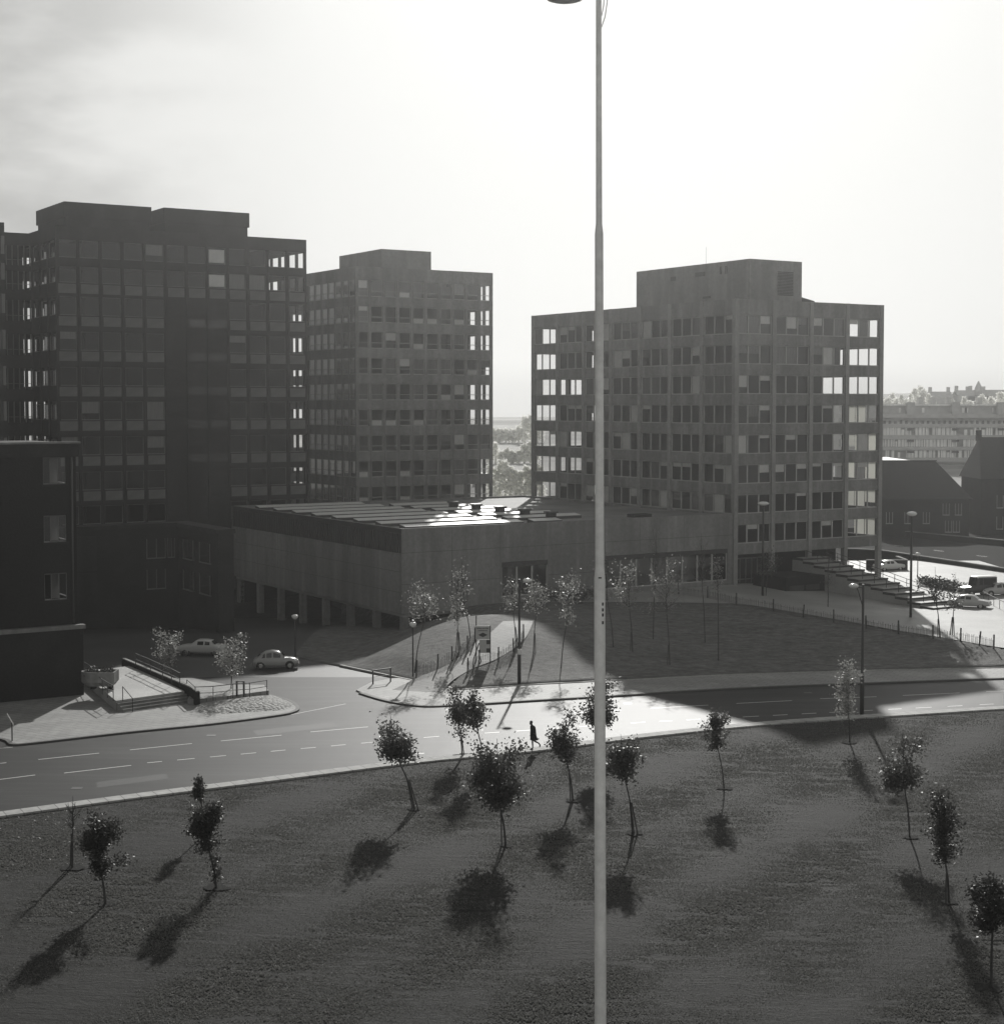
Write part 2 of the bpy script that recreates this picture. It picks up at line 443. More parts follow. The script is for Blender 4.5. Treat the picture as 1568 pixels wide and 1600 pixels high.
# road sheet : between lower kerb curve and far kerb, running on into the driveway and car park
rr = []
N = 60
for i in range(N+1):
    x = -48 + i*(66+48)/N
    rr.append(x)
top = lambda x: lerp_curve(upc, x) if x > -3.4 else 128 - 0.0*x
MB().grid([[(x, yl(x)-.3, 0.0) for x in rr], [(x, (yl(x)+top(x))/2, 0.03) for x in rr], [(x, top(x)+.2, 0.0) for x in rr]]).build('road', M['asphalt'])['kind'] = 'structure'
rows = []
for j in range(47):
    y = 104 + j*2.0
    xr = -2 if y < 136 else -2 - (y-136)*.2
    rows.append([(-62 + (xr+62)*i/20, y, -.006 - 2.5*smooth((y-150)/34.)) for i in range(21)])
MB().grid(rows).build('car_park', M['carpark'])['kind'] = 'structure'

def offset_line(pts, d):
    out = []
    for i, p in enumerate(pts):
        a = pts[max(i-1, 0)]; b = pts[min(i+1, len(pts)-1)]
        t = Vector((b.x-a.x, b.y-a.y, 0)).normalized(); out.append(Vector((p.x - t.y*d, p.y + t.x*d, p.z)))
    return out
def dense(pts, n=6):
    """Catmull-Rom through pts"""
    out = []
    for i in range(len(pts)-1):
        p0 = pts[max(i-1, 0)]; p1 = pts[i]; p2 = pts[i+1]; p3 = pts[min(i+2, len(pts)-1)]
        for k in range(n):
            t = k/n
            out.append(.5*((2*p1) + (p2-p0)*t + (2*p0-5*p1+4*p2-p3)*t*t + (3*p1-p0-3*p2+p3)*t**3))
    out.append(pts[-1]); return out
def strip(mb, inner, outer, z0, z1):
    """solid strip between two polylines, top at z1, sides down to z0"""
    A = [(p.x, p.y, z1) for p in inner]; B = [(p.x, p.y, z1) for p in outer]
    mb.grid([[(p.x, p.y, z0) for p in inner], A]); mb.grid([A, B]); mb.grid([B, [(p.x, p.y, z0) for p in outer]])
    return mb
lowd = dense(LOW)
strip(MB(), offset_line(lowd, -.98), offset_line(lowd, -.0), -.3, .10).build('kerb', slab_lines(mat('near_kerb', .36, .75, .3, .25, 1.6, .2), .92, 9., .4, -.5, 0., .03), None)['kind'] = 'structure'
upd = dense(UP)
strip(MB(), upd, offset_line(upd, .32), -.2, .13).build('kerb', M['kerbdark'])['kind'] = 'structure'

# far pavement
pvd = [Vector((p[0], p[1], 0)) for p in [(x, yu(x)) for x in [-3.4 + i*(64+3.4)/40 for i in range(41)]]]
kin = [Vector((p.x, lerp_curve(upc, p.x)+.34, 0)) for p in pvd]
strip(MB(), kin, pvd, -.1, .126).build('pavement', M['paving'])['kind'] = 'structure'
strip(MB(), pvd, offset_line(pvd, .18), -.1, .19).build('kerb', M['kerb'])['kind'] = 'structure'
# pavement corner of the side road (lit triangle round the junction)
cnr = [pz(*p, .12) for p in ((556, 1078), (580, 1066), (610, 1060), (645, 1058), (680, 1062), (712, 1068))]
cn2 = [Vector((p.x, p.y, .12)) for p in offset_line(upd, .3)[:19]]
pts = [(p.x, p.y) for p in cn2] + [(p.x, p.y) for p in reversed(cnr)]
MB().prism(pts, -.1, .12).build('pavement', M['paving'])['kind'] = 'structure'
# far bank, grass
rows = []
for j in range(61):
    r = []
    for i in range(101):
        x = -18 + i*.82
        y0 = max(yu(max(x, -3.4)) + .1, 0)
        if x < -3.4: y0 = yu(-3.4) + .1 + (-3.4-x)*1.15
        y = y0 + (206-y0)*max(0, (j-1)/59)
        ed = min(1., (y-y0)/4.5) if x < -3.4 else 1.
        r.append((x, y, (H(x, y) + .04*wob(x*1.1, y*1.1))*ed + .06 - (.35 if (x > 3 and y > lerp_curve(FENCE, x) + .9) else 0) if j else -.2))
    rows.append(r)
MB().grid(rows).build('grass_bank', M['grass_bank'], smooth=True)['kind'] = 'structure'
ke = [Vector((x, yu(-3.4) + .1 + (-3.4-x)*1.15, 0)) for x in [-13.5 + i*.6 for i in range(17)]]
strip(MB(), ke, offset_line(ke, .2), -.2, .16).build('kerb', M['kerb'])['kind'] = 'structure'
# plaza sheet laid on the land behind the paling fence
rows = []
for j in range(31):
    r = []
    for i in range(61):
        x = 4 + i*1.0
        y0 = lerp_curve(FENCE, x) - .1; y = y0 + (216-y0)*(j/30)
        r.append((x, y, H(x, y) + .09))
    rows.append(r)
MB().grid(rows).build('plaza', M['plaza'], smooth=True)['kind'] = 'structure'
# path up the bank
le = [gp(*p) for p in ((612, 1079), (650, 1062), (690, 1047), (720, 1028), (742, 1008), (768, 990), (786, 973))]
ri = [gp(*p) for p in ((690, 1086), (704, 1068), (735, 1050), (772, 1034), (806, 1014), (824, 995), (834, 972))]
led, rid = dense(le, 5), dense(ri, 5)
rows = [[(lambda p: (p.x, p.y, max(.124, H(p.x, p.y)+.12*min(1, i/6))))(a.lerp(b, k/6)) for k in range(7)] for i, (a, b) in enumerate(zip(led, rid))]
MB().grid(rows).build('path', M['path'], smooth=True)['kind'] = 'structure'

# road markings
mk = MB()
def rz(x, y):
    f = (y-(yl(x)-.3))/max(1., (top(x)+.2-(yl(x)-.3))); return .03*(1-abs(2*max(0, min(1, f))-1))
def dash(p, q, w=.13):
    a, b = pz(*p, .02), pz(*q, .02)
    d = (b-a).normalized(); n = Vector((-d.y, d.x, 0))*w/2
    k = max(2, int((b-a).length/1.))
    on = lambda p: (p.x, p.y, rz(p.x, p.y)+.006)
    mk.grid([[on(a.lerp(b, i/k)-n) for i in range(k+1)], [on(a.lerp(b, i/k)+n) for i in range(k+1)]])
for a in (((60,1187),(155,1177)), ((203,1172),(300,1162)), ((345,1158),(440,1149)), ((485,1144),(575,1136)), ((1150,1099.5),(1237,1095)), ((1281,1092),(1369,1089)), ((1410,1087),(1499,1083)), ((1540,1081),(1600,1079)), ((1016,1107),(1106,1102)), ((0,1193),(10,1192)), ((880,1115),(970,1110)),
          ((100,1208),(205,1196)), ((-40,1223),(55,1211))): dash(*a)
for a, b in ((230,253),(277,304),(328,353),(376,400),(423,446),(470,493),(517,540),(564,588),(611,634),(662,686),(708,730),(757,780),(806,830),(855,880),(905,928),(985,1008),(1030,1050),(1072,1094),(1115,1137),(1160,1185),(1207,1230),(1252,1275),(1295,1318),(1348,1363),(1387,1408),(1430,1455),(1480,1503),(1530,1552)):
    yy = lambda x: lerp_curve([(230,1192),(446,1172),(686,1150.5),(830,1141),(1008,1128.5),(1185,1119),(1318,1112),(1455,1105),(1552,1100)], x)
    dash((a, yy(a)), (b, yy(b)))
for a in (((20,1168),(-30,1172)), ((455,1117),(540,1100))): dash(*a, .1)
mk.build('road_markings', M['line'])['kind'] = 'structure'

# drain covers and a trench patch in the road
dr = MB()
for px, py in ((330, 1150), (745, 1112), (980, 1100), (1262, 1083), (120, 1232), (655, 1178)):
    p = pz(px, py); dr.prism([(p.x-.3, p.y-.25), (p.x+.3, p.y-.25), (p.x+.3, p.y+.25), (p.x-.3, p.y+.25)], -.05, rz(p.x, p.y)+.012)
dr.build('drain_covers', M['metal_dark'])['kind'] = 'structure'
pa = MB()
for q in (((395,1142),(520,1129),(528,1136),(402,1150)), ((700,1128),(742,1124),(747,1131),(704,1135)), ((150,1222),(260,1209),(263,1217),(152,1231))):
    c4 = [pz(*c, .015) for c in q]; pa.grid([[(lambda p: (p.x, p.y, rz(p.x, p.y)+.004))(c4[0].lerp(c4[3], j/6).lerp(c4[1].lerp(c4[2], j/6), i/12)) for i in range(13)] for j in range(7)])
pa.build('road_patches', M['patch'])['kind'] = 'structure'

# left pavement island with its kerb
isl = [pz(*p) for p in ((-60, 1150), (2, 1158), (18, 1166), (60, 1163), (200, 1147), (330, 1134), (430, 1121), (460, 1115), (468, 1108), (455, 1097), (420, 1087))]
isd = dense(isl, 5)
inn = offset_line(isd, .28)
pts = [(p.x, p.y) for p in inn] + [(pz(395, 1080).x, pz(395, 1080).y), (pz(300, 1062).x, pz(300, 1062).y), (pz(130, 1062).x, pz(130, 1062).y), (-46, 122), (-46, 104)]
MB().prism(pts, -.1, .13).build('pavement', M['paving'])['kind'] = 'structure'
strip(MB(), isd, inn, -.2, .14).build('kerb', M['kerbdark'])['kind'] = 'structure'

# ------------------------------------------------------------------ buildings on the grid
def fbox(mb, face, s0, s1, o0, o1, z0, z1, W=0, L=0):
    if face == 'R': mb.box((s0, -o0, z0), (s1, -o1, z1))
    elif face == 'L': mb.box((-o0, s0, z0), (-o1, s1, z1))
    elif face == 'B': mb.box((s0, L+o0, z0), (s1, L+o1, z1))
    else: mb.box((W+o0, s0, z0), (W+o1, s1, z1))
def fquad(mb, face, s0, s1, o, z0, z1):
    if face == 'R': mb.poly([(s0, -o, z0), (s1, -o, z0), (s1, -o, z1), (s0, -o, z1)])
    else: mb.poly([(-o, s1, z0), (-o, s0, z0), (-o, s0, z1), (-o, s1, z1)])
def floc(face, s, z): return (s, 0, z) if face == 'R' else (0, s, z)

class WinKit:
    """frame, glass and blind meshes for one kind of window, centred on its lower left corner"""
    def __init__(k, face, w, h, panes, mull, transom=None, o=-.2, fm='frame', edge=.07):
        k.face, k.w, k.h, k.o, k.panes, k.mull = face, w, h, o, panes, mull
        f = MB()
        fbox(f, face, 0, w, o-.05, o+.05, 0, edge+.03); fbox(f, face, 0, w, o-.05, o+.05, h-edge, h)
        fbox(f, face, 0, edge, o-.05, o+.05, edge+.03, h-edge); fbox(f, face, w-edge, w, o-.05, o+.05, edge+.03, h-edge)
        pw = w/panes
        for i in range(1, panes): fbox(f, face, i*pw-mull/2, i*pw+mull/2, o-.05, o+.06, edge+.03, h-edge)
        if transom: 
            for i in range(panes):
                a = edge if i == 0 else i*pw+mull/2; b = w-edge if i == panes-1 else (i+1)*pw-mull/2
                fbox(f, face, a, b, o-.04, o+.04, transom-.04, transom+.04)
        k.frame = f.mesh('window', M[fm])
        g = MB(); fquad(g, face, edge, w-edge, o-.01, edge+.03, h-edge); k.glass = g.mesh('glass', M['glass'])
        k.cache = {}
    def blind(k, pane, top, bot, mt):
        key = (pane, round(top, 2), round(bot, 2), mt)
        if key not in k.cache:
            pw = k.w/k.panes; b = MB()
            fbox(b, k.face, pane*pw+.1, (pane+1)*pw-.1, k.o-.075, k.o-.06, k.h*bot+.02, k.h*top-.02)
            k.cache[key] = b.mesh('blind', M[mt])
        return k.cache[key]
    def put_many(k, root, items):
        """the small foreshortened rest of a facade: one part"""
        f = MB(); g = MB(); bls = MB()
        def add(mb, me, l):
            n = len(mb.v); mb.v += [(v.co.x+l[0], v.co.y+l[1], v.co.z+l[2]) for v in me.vertices]; mb.f += [tuple(n+q for q in p.vertices) for p in me.polygons]
        for s, z, bl in items:
            l = floc(k.face, s, z); add(f, k.frame, l); add(g, k.glass, l)
            for b in bl: add(bls, k.blind(*b), l)
        o = f.build('window', k.frame.materials[0], root); o['kind'] = 'stuff'
        g.build('glass', M['coated'], o)
        if bls.f: bls.build('blind', M['blind'], o)
    def put(k, root, s, z, blinds=()):
        o = bpy.data.objects.new('window', k.frame); col.objects.link(o); o.parent = root; o.location = floc(k.face, s, z)
        g = bpy.data.objects.new('glass', k.glass); col.objects.link(g); g.parent = o
        for bl in blinds:
            b = bpy.data.objects.new('blind', k.blind(*bl)); col.objects.link(b); b.parent = o
        return o

C3 = (25.518, 176.924); W3, L3 = 22.19, 40.5
C2 = (-18.536, 205.456); W2, L2 = 20.44, 24.0
C1 = (-50.26, 182.66); W1, L1 = 31.0, 25.3
CP = (-9.66, 154.96); WP, LP = 41.3, 41.6

# ---- seven storey block on the right (building with broad three-pane windows)
b3 = thing('office_block', 'broad concrete office block with rows of three-pane windows behind the entrance steps', 'office block', (*C3, 0), PHI)
Z3 = 33.36; top3 = [31.65-3.3*k for k in range(8)]; H3 = 2.1
BR, BL = W3/4, L3/7
w = MB()
for face, n, bw, ext in (('R', 4, BR, W3), ('L', 7, BL, L3), ('B', 4, BR, W3), ('E', 7, BL, L3)):
    i0, i1 = (.3, ext-.3) if face in 'LE' else (0, ext)
    fbox(w, face, i0, ext-.3 if face in 'LE' else ext, -.3, 0, top3[0], Z3, W3, L3)
    for k in range(8):
        zt = top3[k]-H3; zb = top3[k+1] if k < 7 else 5.25
        fbox(w, face, i0, i1, -.3, 0, zb, zt, W3, L3)
    for i in range(n+1):
        s = i*bw; a, b = s-.26, s+.26
        if i == 0: a, b = (-.13, .42)
        if i == n: a, b = (ext-.42, ext+.13)
        if face in 'LE' and i in (0, n): continue
        m_ = MB(); fbox(m_, face, a, b, -.42, .13, -.5, Z3+.004, W3, L3)
        m_.build('column', M['concrete_light'], b3)
w.build('wall', M['concrete'], b3)
MB().box((.31, .31, Z3-.5), (W3-.31, L3-.31, Z3-.3)).build('roof', M['roof'], b3)
sl = MB()
for k in range(8): sl.box((.31, .31, top3[k]-H3-.95), (W3-.31, L3-.31, top3[k]-H3-.65))
sl.build('floor_slab', M['slab'], b3)
pt = MB(); pt.box((5.6, 6.2, 2), (16.5, L3-6.3, 32.8))
for k in range(8):
    z0, z1 = top3[k]-H3-.64, top3[k]+.2
    u = {1: 15.9, 2: 13.1, 3: 14.9, 4: 14.9, 5: 14.9}.get(k, 16.7)
    pt.box((u, .45, z0), (u+.12, 6.1, z1))
    v = {2: 29.1, 4: 29.1, 5: 29.1}.get(k, 34.8)
    pt.box((.45, v, z0), (5.5, v+.12, z1))
    pt.box((5.5, .45, z0), (5.59, 6.1, z1)); pt.box((11.1, .45, z0), (11.2, 6.1, z1)); pt.box((.45, 11.5, z0), (5.5, 11.6, z1)); pt.box((.45, 23.1, z0), (5.5, 23.2, z1))
pt.build('partition', M['inner'], b3)
kR = WinKit('R', BR-.52, H3, 3, .17); kL = WinKit('L', BL-.52, H3, 3, .17)
pr = [.85, .6, .2, .15, .25, .18, .35, .15]
for k in range(8):
    for i in range(4):
        bl = []
        for p in range(3):
            q = pr[k]*(.12 if i == 3 else 1)
            if k == 4 and i == 3: bl.append((p, 1, 0 if p < 2 else .3, 'blind')) if p == 1 else None
            elif rnd.random() < q:
                bl.append((p, 1, rnd.choice((0, 0, 0, .35, .55)), rnd.choice(('blind', 'curtain', 'curtain'))))
            elif rnd.random() < .15: bl.append((p, 1, rnd.choice((.7, .8)), 'blind'))
        if k == 7 and i == 0: bl = [(1, .98, .72, 'blind')]
        kR.put(b3, i*BR+.26, top3[k]-H3, bl)
prl = [.6, .4, .6, .18, .2, .08, .7]
for k in range(7):
    for i in range(7):
        bl = []
        for p in range(3):
            q = prl[k] if i < 5 else (.35 if (k < 2 and not (i == 6 and p == 2)) else .1)
            if rnd.random() < q: bl.append((p, 1, rnd.choice((0, 0, 0, .3, .5)), rnd.choice(('blind', 'curtain', 'curtain'))))
            elif rnd.random() < .12: bl.append((p, 1, .75, 'blind'))
        kL.put(b3, i*BL+.26, top3[k]-H3, bl)
net = MB()
for k in range(3, 8):
    for p in range(3):
        if (k*3+p) % 7 == 2: continue
        zt_ = top3[k]-.05; zb_ = top3[k]-H3+(.05 if (k+p) % 3 else .55)
        net.box((W3-.40, .5+p*1.72, zb_), (W3-.39, .5+p*1.72+1.6, zt_))
net.build('net_curtain', M['net'], b3)
# set-back ground storey and penthouse
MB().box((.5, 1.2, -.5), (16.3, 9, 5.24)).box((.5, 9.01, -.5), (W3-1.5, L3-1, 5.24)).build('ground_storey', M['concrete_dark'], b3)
g = MB()
for i in range(6): g.box((.9+i*.85, 1.1, .2), (1.0+i*.85, 1.2, 4.6))
g.box((.9, 1.1, 4.6), (5.25, 1.2, 4.75)); g.box((.9, 1.1, 2.3), (5.25, 1.19, 2.4))
g.build('entrance_glazing', M['frame_dark'], b3)
MB().box((3.5, 1.8, Z3-.3), (11.25, 22.7, 38.0)).build('penthouse', M['concrete'], b3)
lv = MB()
for i in range(16): lv.box((7.6, 1.72, 34.1+i*.17), (9.9, 1.8, 34.1+i*.17+.11))
lv.build('louvre', M['concrete_dark'], b3)
vb = MB()
for v, z, d, h in ((5.5, 36.6, .5, .9), (6.6, 36.6, .3, .9), (9.6, 36.6, 1.7, .5), (15, 36.4, .9, .5), (8.6, 34.0, 1.3, .25)): vb.box((3.42, v, z), (3.5, v+d, z+h))
vb.build('vent_grille', M['fascia'], b3)
MB().prism([(11.25, 2.2), (13.6, 2.2), (13.6, 8), (11.25, 8)], Z3-.3, [Z3+.75, Z3+.3, Z3+.3, Z3+.75]).build('roof_hatch', M['concrete_dark'], b3)
MB().tube([(4, 10, 38), (4, 10, 40.0)], .014, 5).build('aerial', M['metal_dark'], b3)

# ---- middle tower with narrow bays
b2 = thing('office_tower', 'pale hazy middle tower with ten narrow window bays behind the flat-roofed hall', 'tower block', (*C2, 0), PHI)
Z2 = 39.33; top2 = [37.66-3.3*k for k in range(11)]; H2 = 2.1; B2 = W2/10
w = MB(); fin = MB()
for face, n, ext in (('R', 10, W2), ('L', 12, L2), ('B', 10, W2), ('E', 12, L2)):
    bw = ext/n; i0, i1 = (.3, ext-.3) if face in 'LE' else (0, ext)
    fbox(w, face, i0, i1, -.3, 0, top2[0], Z2, W2, L2)
    for k in range(11): fbox(w, face, i0, i1, -.3, 0, top2[k+1] if k < 10 else -.5, top2[k]-H2, W2, L2)
    for i in range(n+1):
        s = i*bw; a, b = s-.2, s+.2
        if i == 0: a, b = (0, .42)
        if i == n: a, b = (ext-.42, ext)
        if face in 'LE': a, b = max(a, .35), min(b, ext-.35)
        if b > a:
            for k in range(11): fbox(w, face, a, b, -.29, -.01, top2[k]-H2, top2[k], W2, L2)
        if face in 'RL' and 0 < i < n: fbox(fin, face, s-.05, s+.05, .0, .03 if face == 'L' else .07, 0, top2[2 if face == 'L' else 5]-H2, W2, L2)
w.build('wall', M['concrete'], b2); fin.build('fin', M['frame_dark'], b2)
MB().box((.31, .31, Z2-.5), (W2-.31, L2-.31, Z2-.25)).build('roof', M['roof'], b2)
sl = MB()
for k in range(11): sl.box((.31, .31, top2[k]-H2-.95), (W2-.31, L2-.31, top2[k]-H2-.65))
sl.build('floor_slab', M['slab'], b2)
pt = MB(); pt.box((4, 5, 1), (16.2, L2-4, 38.7))
for k in range(11):
    z0, z1 = top2[k]-H2-.64, top2[k]+.2; u = 18.45 if k in (0, 7) else 16.35 if k not in (3, 6) else 19.4
    pt.box((u, .45, z0), (u+.1, 8, z1)); pt.box((16.21, 7.8, z0), (u+.09, 8.01, z1))
    for uu in (4.1, 8.2, 12.3): pt.box((uu, .45, z0), (uu+.1, 4.9, z1))
    for vv in (4.0, 10.0, 16.0): pt.box((.45, vv, z0), (3.9, vv+.1, z1))
pt.build('partition', M['inner'], b2)
k2 = WinKit('R', B2-.4, H2, 1, .1, .72, fm='frame'); k2l = WinKit('L', 2.0-.4, H2, 1, .1, .72, o=-.055)
for k in range(9):
    for i in range(10):
        bl = []
        q = rnd.random()
        if i < 8 or k in (3, 6):
            if q < .16: bl = [(0, 1, rnd.choice((.36, .36, .5, .7)), rnd.choice(('blind', 'curtain')))]
            elif q < .30: bl = [(0, .34, 0, 'blind')]
            elif q < .40: bl = [(0, 1, 0, 'curtain')]
        k2.put(b2, i*B2+.2, top2[k]-H2, bl)
        if k == 8 and i == 9: pass
rest = []
for k in range(9):
    for i in range(7):
        show = k < 5 or rnd.random() < .6
        rest.append((i*2.0+.2, top2[k]-H2, [(0, 1, .38 if k < 7 else .25, 'blind')] if show else [(0, 1, .8, 'blind')]))
k2l.put_many(b2, rest)
MB().box((5, 2.5, Z2-.25), (12.4, 14.7, 41.95)).build('penthouse', M['concrete'], b2)

# ---- dark tower on the left
b1 = thing('office_tower', 'dark left-hand tower with two stepped rooftop plant rooms and a blank stair bay', 'tower block', (*C1, 0), PHI)
Z1 = 41.98; rows1 = [(40.43, 2.0), (37.44, 1.84), (34.06, 2.14), (30.08, 2.14), (26.06, 2.14), (22.15, 2.14), (18.12, 2.14), (14.1, 2.14), (10.19, 2.14), (6.2, 2.14), (2.3, 1.6)]
NB = 12; B1 = W1/NB
STAIR = (5, 6, 7)
w = MB(); fin = MB()
pn0 = None; sb0 = None
for face, n, ext in (('R', NB, W1), ('L', 8, L1), ('B', NB, W1), ('E', 10, L1)):
    bw = ext/n; i0, i1 = (.3, ext-.3) if face in 'LE' else (0, ext)
    fbox(w, face, i0, i1, -.3, 0, rows1[0][0], Z1, W1, L1)
    for k, (zt, h) in enumerate(rows1):
        nz = rows1[k+1][0] if k+1 < len(rows1) else -.5
        fbox(w, face, i0, i1, -.3, 0, nz, zt-h, W1, L1)
        for i in range(n+1):
            s = i*bw; a, b = s-.2, s+.2
            if i == 0: a, b = 0, .42
            if i == n: a, b = ext-.3, ext
            if face in 'LE': a, b = max(a, .35), min(b, ext-.35)
            if b > a: fbox(w, face, a, b, -.29, -.01, zt-h, zt, W1, L1)
        if face == 'R':
            for i in range(n):
                if k >= 2 and i in STAIR: continue
                if 1 <= k < 9:
                    if pn0 is None:
                        m_ = MB(); fbox(m_, 'R', .28, bw-.28, .001, .05, 0, 1.07); pn0 = m_.build('spandrel_panel', M['panel'], b1, loc=(i*bw, 0, zt-h-1.2))
                    else: inst(pn0, b1, (i*bw, 0, zt-h-1.2))
    if face in 'RL':
        for i in range(1, n):
            if face == 'R': fbox(fin, face, i*bw-.07, i*bw+.07, .0, .10, 2, Z1-1.5)
            else: fbox(fin, face, i*bw-.06, i*bw+.06, .0, .08, 2, Z1-1.5)
# the blank stair bays
for i in STAIR:
    for k in range(2, len(rows1)):
        zt, h = rows1[k]; fbox(w, 'R', i*B1+.2, (i+1)*B1-.2, -.28, -.005, zt-h, zt)
    if i > 5:
        for k in range(2, 9):
            zt, h = rows1[k]
            if sb0 is None:
                m_ = MB(); fbox(m_, 'R', .32, B1-.3, .0, .02, 0, .95); sb0 = m_.build('slot_window', M['carglass'], b1, loc=(i*B1, 0, zt-h-1.0))
            else: inst(sb0, b1, (i*B1, 0, zt-h-1.0))
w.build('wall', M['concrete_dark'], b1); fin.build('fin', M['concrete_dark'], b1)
MB().box((.31, .31, Z1-.5), (W1-.31, L1-.31, Z1-.2)).build('roof', M['roof'], b1)
sl = MB()
for zt, h in rows1: sl.box((.31, .31, zt-h-.9), (W1-.31, L1-.31, zt-h-.6))
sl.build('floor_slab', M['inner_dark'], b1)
pt = MB(); pt.box((5.0, 6.2, 1), (25.6, L1-4.5, 41.2))
for k, (zt, h) in enumerate(rows1):
    u = 25.8 if k < 2 else 28.45
    pt.box((u, .45, zt-h-.59), (u+.1, 8, zt+.2)); pt.box((25.61, 7.8, zt-h-.59), (u+.09, 8.01, zt+.2))
    for i in range(1, 5): pt.box((i*2*B1, .45, zt-h-.59), (i*2*B1+.1, 6.1, zt+.2))
    pt.box((.45, 6.2, zt-h-.59), (4.9, 6.3, zt+.2))
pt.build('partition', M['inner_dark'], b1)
kits = {}
for k, (zt, h) in enumerate(rows1[:9]):
    if h not in kits: kits[h] = WinKit('R', B1-.4, h, 1, .1, None, fm='frame_dark'); kits[h].glass.materials[0] = M['clear']
    for i in range(NB):
        if k >= 2 and i in STAIR: continue
        bl = []
        if i < 11 and rnd.random() < .10: bl = [(0, 1, rnd.choice((0, .35, .6)), 'curtain')]
        if k < 2 and i == 7: bl = [(0, .9, .1, 'blind')]
        o = kits[h].put(b1, i*B1+.2, zt-h, bl)
kl1 = {}
for k, (zt, h) in enumerate(rows1[:8]):
    pass
WinKit('L', L1/8-.4, 1.8, 1, .1, None, fm='frame_dark').put_many(b1, [(i*L1/8+.2, zt-h, ()) for zt, h in rows1[:8] for i in range(3)])
for (u, v, du, dv) in ((1.7, 2.1, 10.35, 11.2), (13.4, 1.6, 10.8, 12.0)):
    p = MB().box((u, v, 43.25), (u+du, v+dv, 44.97)).build('plant_room', M['concrete_dark'], b1)
    MB().box((u+.18, v+.18, Z1-.2), (u+du-.18, v+dv-.18, 43.25)).build('plant_room_base', M['concrete_dark'], p)
MB().box((2.6, 2.5, 42.4), (11.3, 2.59, 43.2)).build('plant_louvre', M['fascia'], b1)
# glazed link to the next block
lk = MB(); lf = MB()
for vv, o in ((9.66, 1), (16.3, -1)):
    lk.box((-5.7, vv, rows1[0][0]), (0, vv+o*.25, Z1-.1))
    for k, (zt, h) in enumerate(rows1):
        nz = rows1[k+1][0] if k+1 < len(rows1) else 0
        lk.box((-5.7, vv, nz), (0, vv+o*.25, zt-h-.35))
        if o == 1:
            for j in range(9): lf.box((-5.7+j*.69, vv+.05, zt-h-.34), (-5.57+j*.69, vv+.17, zt-.01))
            lf.box((-5.7, vv+.06, zt-h+.3), (-.1, vv+.12, zt-h+.36))
lk.box((-5.7, 9.92, Z1-.4), (0, 16.04, Z1-.15)); lk.box((-2.1, 13, 0), (-.05, 13.2, Z1-.5))
for zt, h in rows1: lk.box((-5.7, 9.92, zt-h-.8), (0, 16.04, zt-h-.5))
lk.build('link_corridor', M['concrete_dark'], b1); lf.build('link_glazing', M['frame_dark'], b1)

# ---- block cut off by the left edge of the photograph
ca = (C1[0]+RX*-5.73+LX*-.25, C1[1]+RY*-5.73+LY*-.25)
ba = thing('office_tower', 'sliver of dark tower cut off at the left edge beside the glazed link', 'tower block', (*ca, 0), PHI)
w = MB(); w.box((-14, .3, -.3), (0, 17, 41.9)); pw_ = MB()
w.box((-14, 0, 40.43), (0, .29, 41.9))
for k, (zt, h) in enumerate(rows1):
    nz = rows1[k+1][0] if k+1 < len(rows1) else 0
    w.box((-14, 0, nz), (0, .29, zt-h))
    for i in range(7): pw_.box((-i*2.2-.35, .02, zt-h), (-i*2.2, .29, zt))
w.build('wall', M['concrete_dark'], ba); pw_.build('mullion', M['frame_dark'], ba)
gl = MB()
for zt, h in rows1: gl.poly([(-14, .2, zt-h), (0, .2, zt-h), (0, .2, zt), (-14, .2, zt)])
gl.build('glass', M['carglass'], ba)

# ---- low black block in the left foreground
b0 = thing('brick_block', 'black four storey brick block at the left edge with pale roof coping beside the terrace', 'building', (-31.7, 120.0, 0), PHI)
w = MB()
r0 = [(17.9, 2.0), (13.6, 2.0), (9.3, 2.0)]
w.box((-34, 0, r0[0][0]), (0, .3, 18.4)); w.box((-.3, .31, r0[0][0]), (0, 12, 18.4))
for k, (zt, h) in enumerate(r0):
    nz = r0[k+1][0] if k < 2 else 0
    w.box((-34, 0, nz), (0, .3, zt-h)); w.box((-.3, .31, nz), (0, 12, zt-h))
    w.box((-34, 0.01, zt-h), (-2.45, .29, zt)); w.box((-.75, .01, zt-h), (0, .29, zt)); w.box((-.29, 4.4, zt-h), (-.01, 12, zt)); w.box((-.29, .3, zt-h), (-.01, .8, zt))
    w.box((-34, 6, zt-h-.5), (-4, 6.2, zt+.2))
w.box((-34, 12, 0), (0, 12.3, 18.4)); w.box((-34, .31, 18.0), (-.31, 11.9, 18.2))
for zt, h in r0: w.box((-34, .31, zt-h-.8), (-.31, 11.9, zt-h-.5))
w.build('wall', M['soffit'], b0)
MB().box((-34, -.12, 17.92), (.15, .0, 18.9)).box((-34, 0, 18.41), (.15, 12.3, 18.9)).build('parapet', M['concrete_dark'], b0)
MB().box((-34, -.25, 18.9), (.3, .25, 19.05)).build('coping', M['concrete'], b0)
MB().box((-34, -.5, -.4), (.25, 0, 5.1)).build('plinth', M['brick'], b0)
MB().box((-34, -.62, 5.1), (.4, .0, 5.4)).build('ledge', M['concrete'], b0)
MB().tube([(-.35, -.12, 5.5), (-.35, -.12, 17.9)], .07, 8).build('drainpipe', M['metal_rail'], b0)
MB().tube([(-6.5, -.62, .2), (-6.5, -.62, 5.1)], .07, 8).build('drainpipe', M['metal_rail'], b0)
